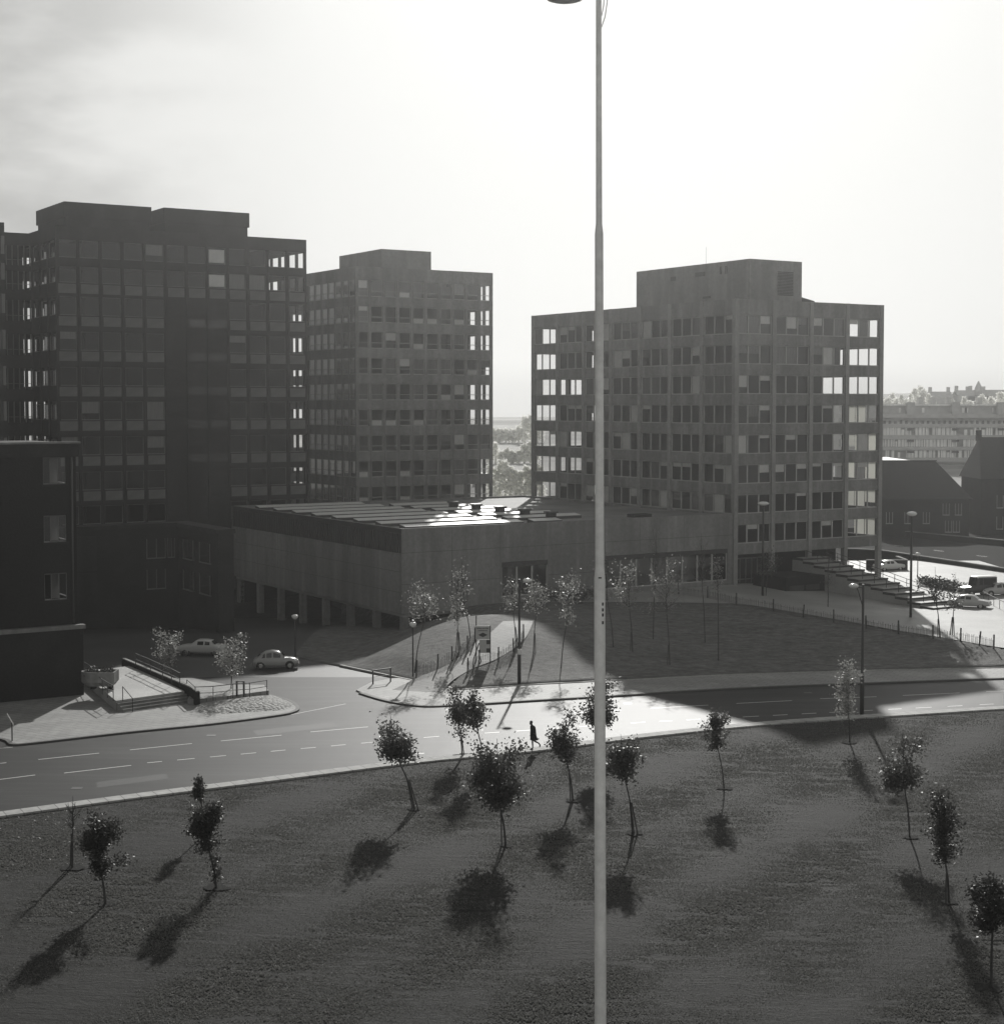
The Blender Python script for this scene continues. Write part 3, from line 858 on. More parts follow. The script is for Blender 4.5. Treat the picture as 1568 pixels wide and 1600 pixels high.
for zt, h in r0:
    MB().box((-2.6, -.08, zt-h-.14), (-.6, -.001, zt-h)).build('sill', M['concrete_dark'], b0)
    f = MB()
    for i in range(4): f.box((-2.45+i*.57-.06*(i > 0), .1, zt-h), (-2.45+i*.57+.06*(i == 0), .16, zt))
    f.box((-2.38, .1, zt-h), (-.82, .2, zt-h+.08)); f.box((-2.38, .1, zt-.08), (-.82, .2, zt))
    o = f.build('window', M['frame_dark'], b0)
    MB().box((-1.8, .4, zt-h+.1), (-1.25, .43, zt-.1)).build('curtain', M['frame_dark'], o)
    MB().poly([(-2.45, .14, zt-h), (-.75, .14, zt-h), (-.75, .14, zt), (-2.45, .14, zt)]).build('glass', M['glass'], o)

# ---- annex in the dark courtyard
an = thing('annex', 'dark low annex with a thin pale roof edge in the shaded courtyard', 'building', (-32.9, 163.0, 0), PHI)
w = MB(); w.box((-12, .2, -3.2), (1.8, 1.7, 9.4)); w.box((.2, -10.4, -3.2), (1.8, .19, 9.4)); w.build('wall', M['brick'], an)
MB().box((-12.2, -.1, 9.4), (1.9, 1.8, 9.83)).box((-.1, -10.6, 9.4), (1.9, -.101, 9.83)).build('roof', M['concrete_dark'], an)
MB().box((-10.4, .05, 5.4), (-8.3, .2, 8.8)).box((-10.4, .05, 1.2), (-8.3, .2, 5.2)).build('wall_panel', M['concrete_dark'], an)
for (u0, u1, z0) in ((-3.2, -1.2, 6.4), (-3.2, -1.2, 3.3), (-1.0, -.2, 6.4)):
    f = MB(); f.box((u0, .1, z0), (u1, .2, z0+1.9)); o = f.build('window', M['carglass'], an)
    MB().box((u0, .02, z0-.12), (u1, .21, z0)).box((u0, .05, z0), (u0+.08, .11, z0+1.9)).box((u1-.08, .05, z0), (u1, .11, z0+1.9)).box(((u0+u1)/2, .05, z0), ((u0+u1)/2+.07, .11, z0+1.9)).build('frame', M['frame_dark'], o)
for v0, z0 in ((-4.2, 6.4), (-8.6, 6.4), (-4.2, 3.3), (-8.6, 3.3)):
    o = MB().box((.1, v0, z0), (.2, v0+2.8, z0+1.9)).build('window', M['carglass'], an)
    MB().box((.02, v0, z0-.12), (.21, v0+2.8, z0)).box((.05, v0, z0), (.11, v0+.08, z0+1.9)).box((.05, v0+2.72, z0), (.11, v0+2.8, z0+1.9)).build('frame', M['frame_dark'], o)

# ---- flat roofed hall (podium)
po = thing('flat_roofed_hall', 'long low flat-roofed concrete hall with rooflight strips between the towers', 'hall', (*CP, 0), PHI)
ZP = 9.83
w = MB()
Wr = [(0, 11.4, 1.53, ZP), (11.4, 16.9, 6.0, ZP), (11.4, 16.9, -.5, 2.5), (16.9, 24.1, 1.0, ZP), (24.1, 40.6, 6.0, ZP), (24.1, 40.6, -.5, 2.5), (40.6, WP, 0, ZP)]
for a, b, z0, z1 in Wr: w.box((a, 0, z0), (b, .35, z1))
w.box((5.5, .02, -.5), (11.4, .33, 1.53)); w.box((16.9, .02, -.5), (24.1, .33, 1.0))
w.box((0, .36, 1.53), (.35, LP, ZP)); w.box((0, LP, 1.53), (WP, LP+.35, ZP)); w.box((WP-.35, 20.4, 0), (WP, LP, ZP))
w.build('wall', M['concrete'], po)
MB().box((.36, .36, 9.25), (WP-.36, LP-.01, 9.6)).build('roof', M['roof'], po)
MB().box((.36, .36, 1.2), (WP-.4, LP-.02, 1.5)).build('floor_slab', M['slab'], po)
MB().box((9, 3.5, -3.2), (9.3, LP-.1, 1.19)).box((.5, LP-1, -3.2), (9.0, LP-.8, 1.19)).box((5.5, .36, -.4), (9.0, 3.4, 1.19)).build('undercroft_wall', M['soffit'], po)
for i in range(8): MB().box((.3, .35+i*5.75, -3.2), (.95, 1.0+i*5.75, 1.2)).build('column', M['concrete'], po)
rib = MB(); rib.box((-.06, .0, 9.35), (0, LP, 9.83)); 
for i in range(84): rib.box((-.12, .1+i*.495, 7.5), (-.001, .22+i*.495, 9.34))
rib.build('rib', M['concrete_dark'], po)
MB().box((-.05, .05, 7.45), (-.002, LP, 9.34)).build('clerestory', M['fascia'], po)
jn = MB()
for z in (7.45, 4.4): jn.box((0, -.003, z), (11.3, .01, z+.035)); jn.box((17, -.003, z), (24, .01, z+.035))
jn.box((11.4, -.003, 7.45), (16.9, .01, 7.485)); jn.box((24.1, -.003, 7.45), (WP, .01, 7.485))
for u in (5.6, 11.2, 17.1, 22.8, 28.6, 34.5): jn.box((u, -.003, 6.2 if u > 24 else 2.6), (u+.03, .01, ZP-.01))
for z in (5.6, 3.6): jn.box((-.003, .3, z), (.01, LP, z+.035))
for i in range(1, 8): jn.box((-.003, i*5.75, 1.6), (.01, i*5.75+.03, 7.4))
jn.build('panel_joint', M['fascia'], po)
def pwin(u0, u1, n):
    f = MB(); f.box((u0, -.04, 5.5), (u1, .3, 5.99)); o = f.build('window', M['fascia'], po)
    fr = MB()
    for i in range(n+1): s = u0+(u1-u0)*i/n; fr.box((s-.09 if i else s, .1, 2.5), (s+.09 if i < n else s, .22, 5.5))
    fr.box((u0+.1, .1, 2.5), (u1-.1, .21, 2.62)); fr.build('frame', M['frame'], o)
    MB().poly([(u0, .18, 2.6), (u1, .18, 2.6), (u1, .18, 5.5), (u0, .18, 5.5)]).build('glass', M['glass'], o)
pwin(11.4, 16.9, 3)
for i in range(4): pwin(24.1+i*4.125, 24.1+(i+1)*4.125-.02, 2)
cu = MB()
for a, b in ((32.9, 35.4), (30.9, 32.0), (12.4, 13.0)): cu.box((a, .5, 2.6), (b, .55, 5.45))
cu.build('curtain', M['curtain'], po)
MB().box((9.4, 6, 1.51), (WP-.4, 6.2, 9.2)).build('partition', M['inner'], po)
def light_strip(u0, u1, v, wd=1.5, h=.55):
    f = MB(); a = MB()
    f.prism([(u0, v), (u1, v), (u1, v+wd), (u0, v+wd)], 9.55, [9.6+h*.62, 9.6+h*.62, 9.6+h, 9.6+h])
    o = f.build('rooflight', M['fascia'], po)
    MB().prism([(u0+.05, v+.05), (u1-.05, v+.05), (u1-.05, v+wd-.05), (u0+.05, v+wd-.05)], [9.6+h*.6]*2+[9.6+h*.95]*2, [9.6+h*.62+.05]*2+[9.6+h+.03]*2).build('rooflight_glass', M['rooflight'], o)
for i in range(8):
    v = .9+i*5.0
    light_strip(.9, 14.6, v, 1.25, .46)
    if i < 7: light_strip(15.8, 19.3 if i == 0 else 25.2, v, 1.25, .46)
for i in range(5):
    v = .9+i*5.0
    o = MB().box((18.7, v+1.4, 9.55), (19.5, v+2.2, 10.55)).build('roof_vent', M['concrete_dark'], po)
    MB().prism([(18.55, v+1.25), (19.65, v+1.25), (19.65, v+2.35), (18.55, v+2.35)], 10.55, 10.7).build('cap', M['metal_dark'], o)
MB().box((30, 3.0, 9.6), (32.5, 4.2, 9.95)).build('roof_vent', M['concrete_dark'], po)

# ---- stepped ramp up to the entrance of the right-hand block
st = thing('entrance_steps', 'long flight of shallow concrete steps with handrails rising to the right-hand block', 'steps', (C3[0]+RX*8.0, C3[1]+RY*8.0, 0), PHI)
tr = MB(); rs = MB()
NS = 12
for i in range(NS):
    v1 = -i*1.75-.3; v0 = v1-1.75; z = 4.55-i*.315
    tr.box((.25, v0, -.5), (4.5, v1, z)); rs.box((.2, v0-.025, z-.16), (4.55, v0-.001, z+.03))
    rs.box((.2, v0-.024, z-.2), (.249, v1, z+.06))
tr.build('tread', M['plaza'], st); rs.build('riser', M['fascia'], st)
MB().box((-5.5, -5.6, -.5), (.19, -.3, 3.1)).build('side_wall', M['concrete_dark'], st)
MB().box((-4.9, -5.65, 1.55), (-2.9, -5.601, 2.15)).box((-2.6, -5.65, 1.55), (-.6, -5.601, 2.15)).build('slot_window', M['fascia'], st)
for u in (1.6, 4.62):
    rl = MB()
    za = lambda v: 4.55 + (v+.3)/1.75*.315 + .95
    rl.bar((u, -1, za(-1)), (u, -NS*1.75-.2, za(-NS*1.75-.2)), .05)
    if u > 2: rl.bar((u, -1, za(-1)-.45), (u, -NS*1.75-.2, za(-NS*1.75-.2)-.45), .05)
    rl.build('handrail', M['metal_dark'], st)
    for i in range(NS):
        v = -1.2-i*1.75; MB().bar((u, v, za(v)-1.1), (u, v, za(v)), .05).build('post', M['metal_dark'], st)
MB().box((4.62, -NS*1.75-.3, -.5), (4.95, -.3, .2)).prism([(4.63, -NS*1.75-.3), (4.94, -NS*1.75-.3), (4.94, -.3), (4.63, -.3)], .2, [.9, .9, 4.3, 4.3]).build('side_wall', M['concrete_dark'], st)

# ------------------------------------------------------------------ trees
def leaf_quads(mb, c, size, r, flat=.0):
    """one leaf: a small folded quad with random attitude"""
    a = r.uniform(0, 6.283); t = r.gauss(0, .6); d = Vector((math.cos(a)*math.cos(t), math.sin(a)*math.cos(t), math.sin(t)-.25)).normalized()
    n = Vector((r.gauss(0, 1), r.gauss(0, 1), r.gauss(.6, .8))); s = d.cross(n)
    if s.length < 1e-3: return
    s.normalize(); s *= size*.36; d *= size
    mb.poly([c, c+d*.35+s, c+d, c+d*.35-s])

def make_tree(base, label, crown_px, crown_r, nleaf, lsize, leafm, group, seed, name='young_tree', lean=None, sparse=1.0, shape=None, trunk_r=.05, stakes=0, bare=False, crown_name='crown', depth=None, limbs=None):
    """base: world point; crown_px: photo pixel of the crown centre at the same distance; crown_r=(half width, half height) in metres"""
    r = random.Random(seed)
    root = thing(name, label, 'tree', base, 0, group)
    y = base.y; d = ray(*crown_px); cx = d.x*y/d.y - base.x; cz = CAMZ + d.z*y/d.y - base.z
    rw, rh = crown_r
    C = Vector((cx, r.uniform(-.2, .2), cz))
    bot = C + Vector((-cx*.2, 0, -rh*.85)); top = C + Vector((cx*.15, 0, rh*.8))
    tp = [Vector((0, 0, -.1)), Vector((bot.x*.35, 0, bot.z*.5)), bot, C, top]
    tk = MB(); tk.tube(dense(tp, 4), [trunk_r*(1.15-.95*i/16) for i in range(17)], 6)
    lf = MB(); nl = limbs or 19
    lobes = shape or [(0, 0, 0, 1)]
    ends = []
    for i in range(nl):
        lx, ly, lz, lr = lobes[i % len(lobes)]
        while True:
            q = Vector((r.uniform(-1, 1), r.uniform(-1, 1), r.uniform(-1, 1)))
            if .35 < q.length < 1: break
        q *= r.choice((.8, 1., 1., 1.22))
        e = C + Vector(((lx+q.x*lr)*rw, (ly+q.y*lr)*rw, (lz+q.z*lr)*rh))
        f = min(1, max(0, (e.z - bot.z)/(top.z-bot.z)))
        s = bot.lerp(top, max(0, f*.8-.18+r.uniform(-.08, .05)))
        m = s.lerp(e, .5) + Vector((0, 0, -.06*rh))
        tk.tube([s, m, e], [trunk_r*.42, trunk_r*.28, trunk_r*.10], 4, False)
        ends.append((s, m, e))
        for _ in range(2):
            e2 = m.lerp(e, r.uniform(.1, .6)); e3 = e2 + Vector((r.gauss(0, .28)*rw, r.gauss(0, .28)*rw, r.uniform(-.05, .35)*rh))
            tk.tube([e2, e3], [trunk_r*.2, trunk_r*.07], 3, False); ends.append((e2, e2.lerp(e3, .5), e3))
    tk.build('trunk', M['bark'], root)
    if not bare:
        per = int(nleaf/len(ends)*(2.4 if name == 'young_tree' else 2.0))
        for s, m, e in ends:
            dens = r.uniform(.45, 1.5); jit = .13*(rw+rh)/2*(1.12 if name == 'young_tree' else 1.15)
            for _ in range(int(per*dens)):
                t = min(1.12, r.betavariate(2.2, 1.1)*1.12); p = (s.lerp(m, t*2) if t < .5 else m.lerp(e, t*2-1))
                p = p + Vector((r.gauss(0, jit), r.gauss(0, jit), r.gauss(0, jit)))
                leaf_quads(lf, p, lsize*r.uniform(.6, 1.25), r)
        lf.build(crown_name, M[leafm], root)
    for k in range(stakes):
        a = k*2.1+seed; dx, dy = .22*math.cos(a), .22*math.sin(a)
        hs_ = min(1.7, bot.z*.95); xt_ = bot.x*.7*hs_/bot.z
        MB().bar((dx, dy, -.1), (xt_+dx*.3, dy*.3, hs_), .07).build('stake', M['stake'], root)
    return root

GL = 'young trees on the near lawn'
LT = [
 ((113,1357),'bare wispy sapling nearest the left end of the near lawn',(114,1268),(.55,.95),0,.1,'leaf',.05,1,None,True),
 ((165,1415),'dense dark round-headed tree left of the tallest twin-lobed tree on the near lawn',(153,1315),(1.0,1.3),2300,.13,'leaf_dense',.06,0,[(0,0,0,1),(.4,0,-.4,.7),(-.2,0,.3,.8)],False),
 ((338,1388),'twin-lobed dark tree with leafy stem beneath on the left of the near lawn',(323,1292),(.85,1.25),2000,.13,'leaf_dense',.06,0,[(0,0,-.2,.9),(.35,0,.3,.7),(-.5,0,-.1,.6)],False),
 ((322,1302),'thin tufted sapling peeping over the twin-lobed dark tree',(310,1228),(.42,.65),500,.12,'leaf_dense',.04,0,None,False),
 ((648,1266),'leaning leafy tree propped by two stakes left of the lawn centre',(614,1146),(1.3,1.55),1300,.17,'leaf',.05,2,[(0,0,.1,1),(-.4,0,-.4,.6),(.4,0,-.5,.55)],False),
 ((722,1182),'slim tree at the roadside kerb behind the leaning staked tree',(716,1108),(1.0,1.5),900,.17,'leaf',.045,1,[(0,0,.2,.9),(.2,0,-.4,.8)],False),
 ((757,1202),'slanting tree half hidden behind the biggest full-crowned tree',(742,1110),(.85,1.3),700,.17,'leaf',.05,0,None,False),
 ((790,1323),'biggest full-crowned tree in the middle of the near lawn',(778,1203),(1.45,2.05),2700,.17,'leaf',.06,1,[(-.1,0,.1,1),(.35,0,0,.7),(-.5,0,0,.6),(-.1,0,-.6,.5)],False),
 ((895,1253),'fan-shaped tree right of the walking person and left of the tall mast',(882,1153),(1.15,1.4),1000,.17,'leaf',.05,1,[(-.1,0,.1,.9),(.3,0,-.3,.7),(-.45,0,.05,.6)],False),
 ((938,1197),'bushy tree standing directly behind the tall mast at the road edge',(936,1098),(1.25,1.7),1300,.17,'leaf',.05,0,None,False),
 ((990,1303),'narrow tree with twin stakes just right of the tall mast',(972,1180),(1.25,1.4),1200,.17,'leaf',.05,2,[(-.25,0,.1,.9),(.35,0,.1,.6),(-.1,0,-.4,.6)],False),
 ((1131,1233),'small slender tree alone in the middle right of the near lawn',(1117,1140),(.75,1.1),800,.15,'leaf',.04,0,None,False),
 ((1327,1161),'sparse glinting tree in front of the right-hand street lamp',(1326,1075),(.9,1.9),600,.16,'leaf_pale',.05,0,[(.2,0,.3,.9),(-.3,0,-.4,.7)],False),
 ((1421,1310),'full oval tree on the right of the near lawn',(1411,1186),(1.25,1.75),1500,.16,'leaf',.05,0,[(0,0,.15,.95),(-.55,0,-.25,.55),(.3,0,-.2,.7)],False),
 ((1482,1412),'top-heavy tree with straggling lower twigs near the right edge',(1477,1295),(.95,1.75),1200,.15,'leaf_dense',.055,1,[(0,0,.4,.75),(0,0,-.3,.8)],False),
 ((1548,1545),'dense tree cut by the right edge in the nearest corner of the lawn',(1549,1402),(1.05,1.3),1900,.14,'leaf_dense',.06,0,None,False)]
soil = MB()
for i, (b, lab, c, cr, n, ls, lm, tr_, stk, shp, bare) in enumerate(LT):
    p = lp(*b)
    make_tree(p, lab, c, cr, n, ls, lm, GL, 40+i, shape=shp, trunk_r=tr_, stakes=stk, bare=bare)
    if i not in (3, 6):
        r = random.Random(i); pts = []
        rr_ = r.uniform(.3, .5)
        for k in range(14):
            a = k*6.283/14; q = rr_*(1+r.uniform(-.35, .35)); x, y = p.x+math.cos(a)*q*1.15, p.y+math.sin(a)*q
            pts.append((x, y, lawn_z(x, y)+.05))
        soil.poly(pts)
soil.build('soil', M['soil'])['kind'] = 'structure'
# leafy suckers on the stem of the twin-lobed tree
for o in list(col.objects):
    if o.get('label', '').startswith('twin-lobed'):
        r = random.Random(5); sk = MB()
        for _ in range(260):
            z = r.uniform(.3, 1.6); leaf_quads(sk, Vector((-.1*z*.3+r.gauss(0, .14), r.gauss(0, .14), z)), .13, r)
        sk.build('sucker', M['leaf_dense'], o)

GM = 'saplings on the far bank'
MT = [
 ((648,1050),'pale-leaved sapling behind the small globe lamp beside the path',(664,938),(1.35,2.2),520,'leaf_pale',1),
 ((716,1020),'slim pale sapling with three stakes left of the notice board',(714,932),(.9,2.4),420,'leaf_pale',3),
 ((735,1000),'tall bare twiggy sapling reaching above the hall roof edge left of the notice board',(722,905),(.8,2.4),60,'leaf_pale',0),
 ((833,1022),'pale sapling immediately right of the banded street lamp',(838,928),(1.2,2.0),480,'leaf_pale',2),
 ((806,1012),'thin sapling between the notice board and the banded street lamp',(800,925),(.9,1.8),260,'leaf_pale',2),
 ((876,1046),'slender pale sapling on the lit grass left of the tall mast',(889,928),(1.15,2.3),460,'leaf_pale',0),
 ((958,1012),'dim twiggy sapling just right of the tall mast on the shaded bank',(946,890),(1.1,3.0),90,'leaf_pale',0),
 ((988,1020),'pale leafy sapling on the shaded bank nearest the tall mast on its right',(982,915),(1.5,2.2),560,'leaf_pale',1),
 ((1046,1040),'broad pale sapling in the middle of the shaded bank',(1040,918),(1.7,2.3),620,'leaf_pale',1),
 ((1020,1000),'bare dark sapling rising in front of the long hall window',(1024,858),(.9,2.6),50,'leaf_pale',0),
 ((1101,1006),'leafless thin sapling left of the bright-tipped sapling',(1096,870),(1.0,2.8),40,'leaf_pale',0),
 ((1122,1034),'thin sapling with a bright leafy tip in front of the corner of the right-hand block',(1121,897),(.75,1.6),190,'leaf_pale',0),
]
for i, (b, lab, c, cr, n, lm, stk) in enumerate(MT):
    make_tree(gp(*b), lab, c, cr, int(n*.8), .17, lm, GM, 140+i, name='sapling', trunk_r=.045, stakes=stk, limbs=18)
GP = 'saplings by the entrance plaza'
for i, (b, lab, c, cr, n, lm, stk) in enumerate([
 ((1196,932),'dark sapling beside the tall disc lamp at the block entrance',(1200,875),(1.2,1.6),300,'leaf',0),
 ((1293,950),'bare thin sapling standing in the plaza below the long steps',(1294,893),(.6,2.0),40,'leaf',0),
 ((1468,997),'straggling sapling with dark leaf clusters left of the pair at the foot of the steps',(1461,912),(1.1,1.9),170,'leaf',1),
 ((1487,994),'twiggy staked sapling in front of the parked cars at the foot of the steps',(1490,925),(1.0,1.7),140,'leaf',2)]):
    make_tree(gp(*b), lab, c, cr, n, .22, lm, GP, 170+i, name='sapling', trunk_r=.05, stakes=stk, limbs=14)
GC = 'saplings by the car park'
for i, (b, lab, c, cr, n) in enumerate([
 ((268,1052),'glinting pointed sapling in front of the pale saloon car',(264,1003),(1.15,1.75),620),
 ((361,1086),'glinting sapling behind the island railing left of the rounded old car',(362,1020),(1.35,1.75),620)]):
    make_tree(pz(*b), lab, c, cr, n, .17, 'leaf_pale', GC, 190+i, name='sapling', trunk_r=.05, limbs=16)

# low shrubs in front of the hall
for i, (px, py, w_, h_, lab) in enumerate([(700,957,1.6,.9,'low dark shrub against the hall wall left of the path head'), (860,942,2.2,1.2,'low dark shrub under the hall window'), (905,940,2.0,1.1,'dark shrub against the hall wall just left of the tall mast')]):
    p = gp(px, py); r = random.Random(300+i); s = thing('shrub', lab, 'shrub', p, 0, 'shrubs along the hall wall'); mb = MB(); stm = MB()
    for k in range(9): 
        e = Vector((r.uniform(-w_, w_)*.8, r.uniform(-.5, .5), r.uniform(.4, h_))); stm.tube([(e.x*.4, 0, -.1), e], [.03, .01], 4)
        for _ in range(70): leaf_quads(mb, e+Vector((r.gauss(0, .35), r.gauss(0, .3), r.gauss(-.1, .3))), .2, r)
    stm.build('stem', M['bark'], s); mb.build('foliage', M['shrub'], s)

# ------------------------------------------------------------------ lamps and the tall mast
mp_ = Vector(((937-784)/F*32, 32, 0)); ml = -.06*70
mast = thing('lighting_mast', 'very tall pale stepped steel lamp mast crossing the whole view in the foreground', 'lamp mast', (mp_.x, mp_.y, -5.2), 0)
def zz(py): return hgt(937, py, 32) + 5.2
lean = -(.10)/ (zz(0)-zz(1600))
def mx(py, z): return -(.0032)*(z - zz(890))/ .36 * .36
sec = MB()
prof = [(0, .13), (zz(1600), .118), (zz(905), .109), (zz(885), .088), (zz(365), .083), (zz(350), .062), (zz(-20), .055)]
sec.tube([(-(z-zz(890))*.0045, 0, z) for z, r in prof], [r for z, r in prof], 20)
sec.build('pole', M['pole'], mast)
zt = zz(-20); xt = -(zt-zz(890))*.0045
MB().tube([(xt, 0, zt), (xt, 0, zt+.6), (xt-.15, 0, zt+.95), (xt-.45, 0, zt+.85), (xt-.66, 0, zz(1.5)+.4)], .035, 8).build('bracket_arm', M['pole'], mast)
hd = MB().lathe([(.05, .62), (.2, .55), (.34, .28), (.35, .245), (.28, .222), (.12, .212), (.02, .21)], (xt-.66, 0, zz(1.5)-.21), 24).build('lamp_head', M['pole'], mast)
MB().tube([(xt+.06, 0, zz(42)), (xt+.13, 0, zz(25)), (xt+.19, 0, zz(-10)), (xt+.19, 0, zt+.3)], .012, 6).tube([(xt+.06, 0, zz(24)), (xt+.10, 0, zz(8)), (xt+.11, 0, zz(-15))], .012, 6).build('cable', M['pole'], mast)
st_ = MB(); r = random.Random(3)
for k, py in enumerate((943, 952, 960, 972)):
    z = zz(py); c = Vector((-(z-zz(890))*.0045+.055, -.097, z))
    st_.box((c.x-.016, c.y-.006, z-.03), (c.x+.016, c.y+.02, z+.03)); st_.box((c.x-.03, c.y-.004, z+.005), (c.x-.012, c.y+.02, z+.03))
st_.build('stencil_mark', M['black'], mast)
z = zz(902); MB().box((-(z-zz(890))*.0045-.03, -.115, z-.012), (-(z-zz(890))*.0045+.03, -.09, z+.012)).build('bolt', M['black'], mast)

def street_lamp(base, h, label, head=(.42, 0), band=False, arm=True, group='street lamps along the road'):
    t = thing('street_lamp', label, 'street lamp', base, 0, group)
    MB().tube([(0,0,-.1), (0,0,h*.30), (0,0,h*.31), (0,0,h)], [.15, .14, .10, .085], 10).build('pole', M['metal_dark'], t)
    a = head[0]
    MB().tube([(0,0,h*.82), (a*.7,0,h*.95), (a,0,h*.985)], [.035,.03,.03], 6).bar((0,0,h*.97), (a,0,h*.985), .05).build('bracket_arm', M['metal_dark'], t)
    MB().lathe([(.03,.20),(.22,.16),(.36,.04),(.36,0),(.25,-.12),(.05,-.18)], (a*1.35,0,h*.985), 14).build('lamp_head', M['lampglass'], t)
    if band: MB().lathe([(.15,0),(.155,.05),(.155,.38),(.15,.42)], (0,0,band), 10).build('band', M['lampglass'], t)
    return t
b = gp(811, 1070); street_lamp(b, hgt(811, 905, b.y)-b.z, 'dark street lamp with one pale band on its post in front of the hall window', (.45, 0), band=2.35)
b = pz(1346, 1116, .05); street_lamp(b, hgt(1346, 914, b.y), 'dark street lamp at the near kerb in front of the plaza on the right', (-.5, 0))
def disc_lamp(base, h, label, rad=.5):
    t = thing('disc_lamp', label, 'street lamp', base, 0, 'tall disc lamps on the plaza')
    MB().tube([(0,0,-.1),(0,0,h)], [.13,.10], 10).build('pole', M['metal_dark'], t)
    MB().lathe([(.12,-.22),(.42*rad/.5,-.12),(rad,.0),(rad,.07),(.35,.2),(.05,.24)], (0,0,h), 18).build('lamp_head', M['lampglass'], t)
b = gp(1422, 966); disc_lamp(b, hgt(1422, 803, b.y)-b.z, 'tall lamp with a flat pale disc head beside the long steps')
b = gp(1191, 932); disc_lamp(b, hgt(1191, 787, b.y)-b.z, 'tall disc-headed lamp in front of the entrance of the right-hand block', .6)
def globe_lamp(base, h, label):
    t = thing('globe_lamp', label, 'street lamp', base, 0, 'small globe lamps')
    MB().tube([(0,0,-.1),(0,0,h)], [.06,.05], 8).build('pole', M['metal_dark'], t)
    MB().lathe([(.08,-.22),(.24,-.08),(.30,.06),(.28,.14),(.12,.2),(.02,.21)], (0,0,h), 14).build('lamp_head', M['lampglass'], t)
b = gp(645, 1056); globe_lamp(b, hgt(644, 976, b.y)-b.z, 'small globe lamp at the foot of the grass bank by the path')
b = pz(461, 1030); globe_lamp(b, hgt(461, 964, b.y)-b.z, 'small globe lamp glowing pale in the dark car park above the rounded old car')
b = gp(1433, 905); globe_lamp(b, hgt(1433, 866, b.y)-b.z, 'small globe lamp behind the right-hand block near the boundary wall')

# ------------------------------------------------------------------ fences, rails, barriers, board
def paling(name, pts, label, group, h=.95, pfall=()):
    t = thing(name, label, 'fence', pts[0], 0, group); o = pts[0]; r = random.Random(len(pts))
    pal = MB(); wire = MB()
    for i, (a, b) in enumerate(zip(pts, pts[1:])):
        n = max(2, int((b-a).length/.13))
        for k in range(n):
            p = a.lerp(b, k/n); p.z = H(p.x, p.y) - .03; q = p + Vector((r.gauss(0, .035), r.gauss(0, .03), h*r.uniform(.82, 1.05)))
            pal.bar(p-o, q-o, .035, .02)
        for f in (.3, .75):
            wire.tube([(a.lerp(b, k/6)-o)*1 + Vector((0,0, H(*a.lerp(b, k/6).xy) - a.lerp(b, k/6).z + h*f)) for k in range(7)], .008, 3)
    pal.build('palings', M['paling'], t); wire.build('wire', M['metal_dark'], t)
    for p in pts:
        q = Vector((p.x, p.y, H(p.x, p.y)))
        MB().bar(q-o+Vector((0,0,-.2)), q-o+Vector((r.gauss(0,.05), 0, h*1.35)), .11).build('post', M['stake'], t)
    return t
GPF = 'chestnut paling fences'
def dl(pp): return [gp(*p) for p in pp]
paling('paling_fence', dl(((1060,930),(1105,936),(1150,947),(1208,957),(1254,966),(1302,974),(1353,984),(1403,992),(1457,1000),(1500,1004),(1529,1010),(1552,1016))), 'long dark paling fence along the top of the shaded grass bank on the right', GPF)
paling('paling_fence', dl(((650,1057),(683,1048),(706,1036),(730,1018),(742,1005))), 'short paling fence curving along the left side of the path', GPF)
paling('paling_fence', dl(((730,1053),(748,1040),(778,1036),(802,1022),(818,1000))), 'short paling fence along the right side of the path below the notice board', GPF)

def rail(pts, h, label, group='handrails round the terrace', mid=True, m='metal_dark', name='handrail', th=.05):
    o = pts[0]; t = thing(name, label, 'railing', o, 0, group); rl = MB()
    P = [p-o for p in pts]; up = Vector((0,0,h))
    for a, b in zip(P, P[1:]):
        rl.bar(a+up, b+up, th)
        if mid: rl.bar(a+up*.52, b+up*.52, th*.8)
    rl.build('rail', M[m], t)
    for p in P: MB().bar(p-Vector((0,0,.1)), p+up, th).build('post', M[m], t)
    return t
# terrace
TZ = .82
A_, B_, C_, D_ = (pz(*q, TZ) for q in ((181, 1095), (288, 1080), (207, 1040), (126, 1050)))
te = thing('terrace', 'raised pale concrete terrace with a flight of steps down to the pavement', 'terrace', (A_.x, A_.y, 0))
def rel(p): return (p.x-A_.x, p.y-A_.y)
MB().prism([rel(A_), rel(B_), rel(C_), rel(D_)], -.1, TZ).build('deck', M['terrace'], te)
sp = MB(); rd = (B_-A_).normalized(); nf = Vector((rd.y, -rd.x, 0))
for k in range(5):
    q0, q1 = A_ + nf*(k*.33), B_ + nf*(k*.33)
    q2, q3 = B_ + nf*((k+1)*.33), A_ + nf*((k+1)*.33)
    if k < 4: sp.prism([rel(q3), rel(q2), rel(q1), rel(q0)], -.1, TZ-.165*(k+1)+.13*0)
sp.build('step', M['concrete'], te)
nose = MB()
# low wall on the right of the terrace
wl = [pz(*q, .9) for q in ((190, 1034), (296, 1079), (305, 1086), (292, 1093))]
lw = thing('low_wall', 'dark low wall with a pale coping sloping down the right side of the terrace', 'wall', (wl[0].x, wl[0].y, 0))
def band_wall(mb, pts, th, z0, z1, o, zs=None):
    q = offset_line(pts, th)
    for i in range(len(pts)-1):
        mb.prism([(pts[i].x-o.x, pts[i].y-o.y), (pts[i+1].x-o.x, pts[i+1].y-o.y), (q[i+1].x-o.x, q[i+1].y-o.y), (q[i].x-o.x, q[i].y-o.y)], z0, z1)
m1 = MB(); band_wall(m1, wl[:3], .34, -.1, 1.1, wl[0]); m1.build('wall', M['brick'], lw)
m1 = MB(); band_wall(m1, offset_line(wl[:3], .04), .26, 1.101, 1.19, wl[0]); m1.build('coping', M['concrete_light'], lw)
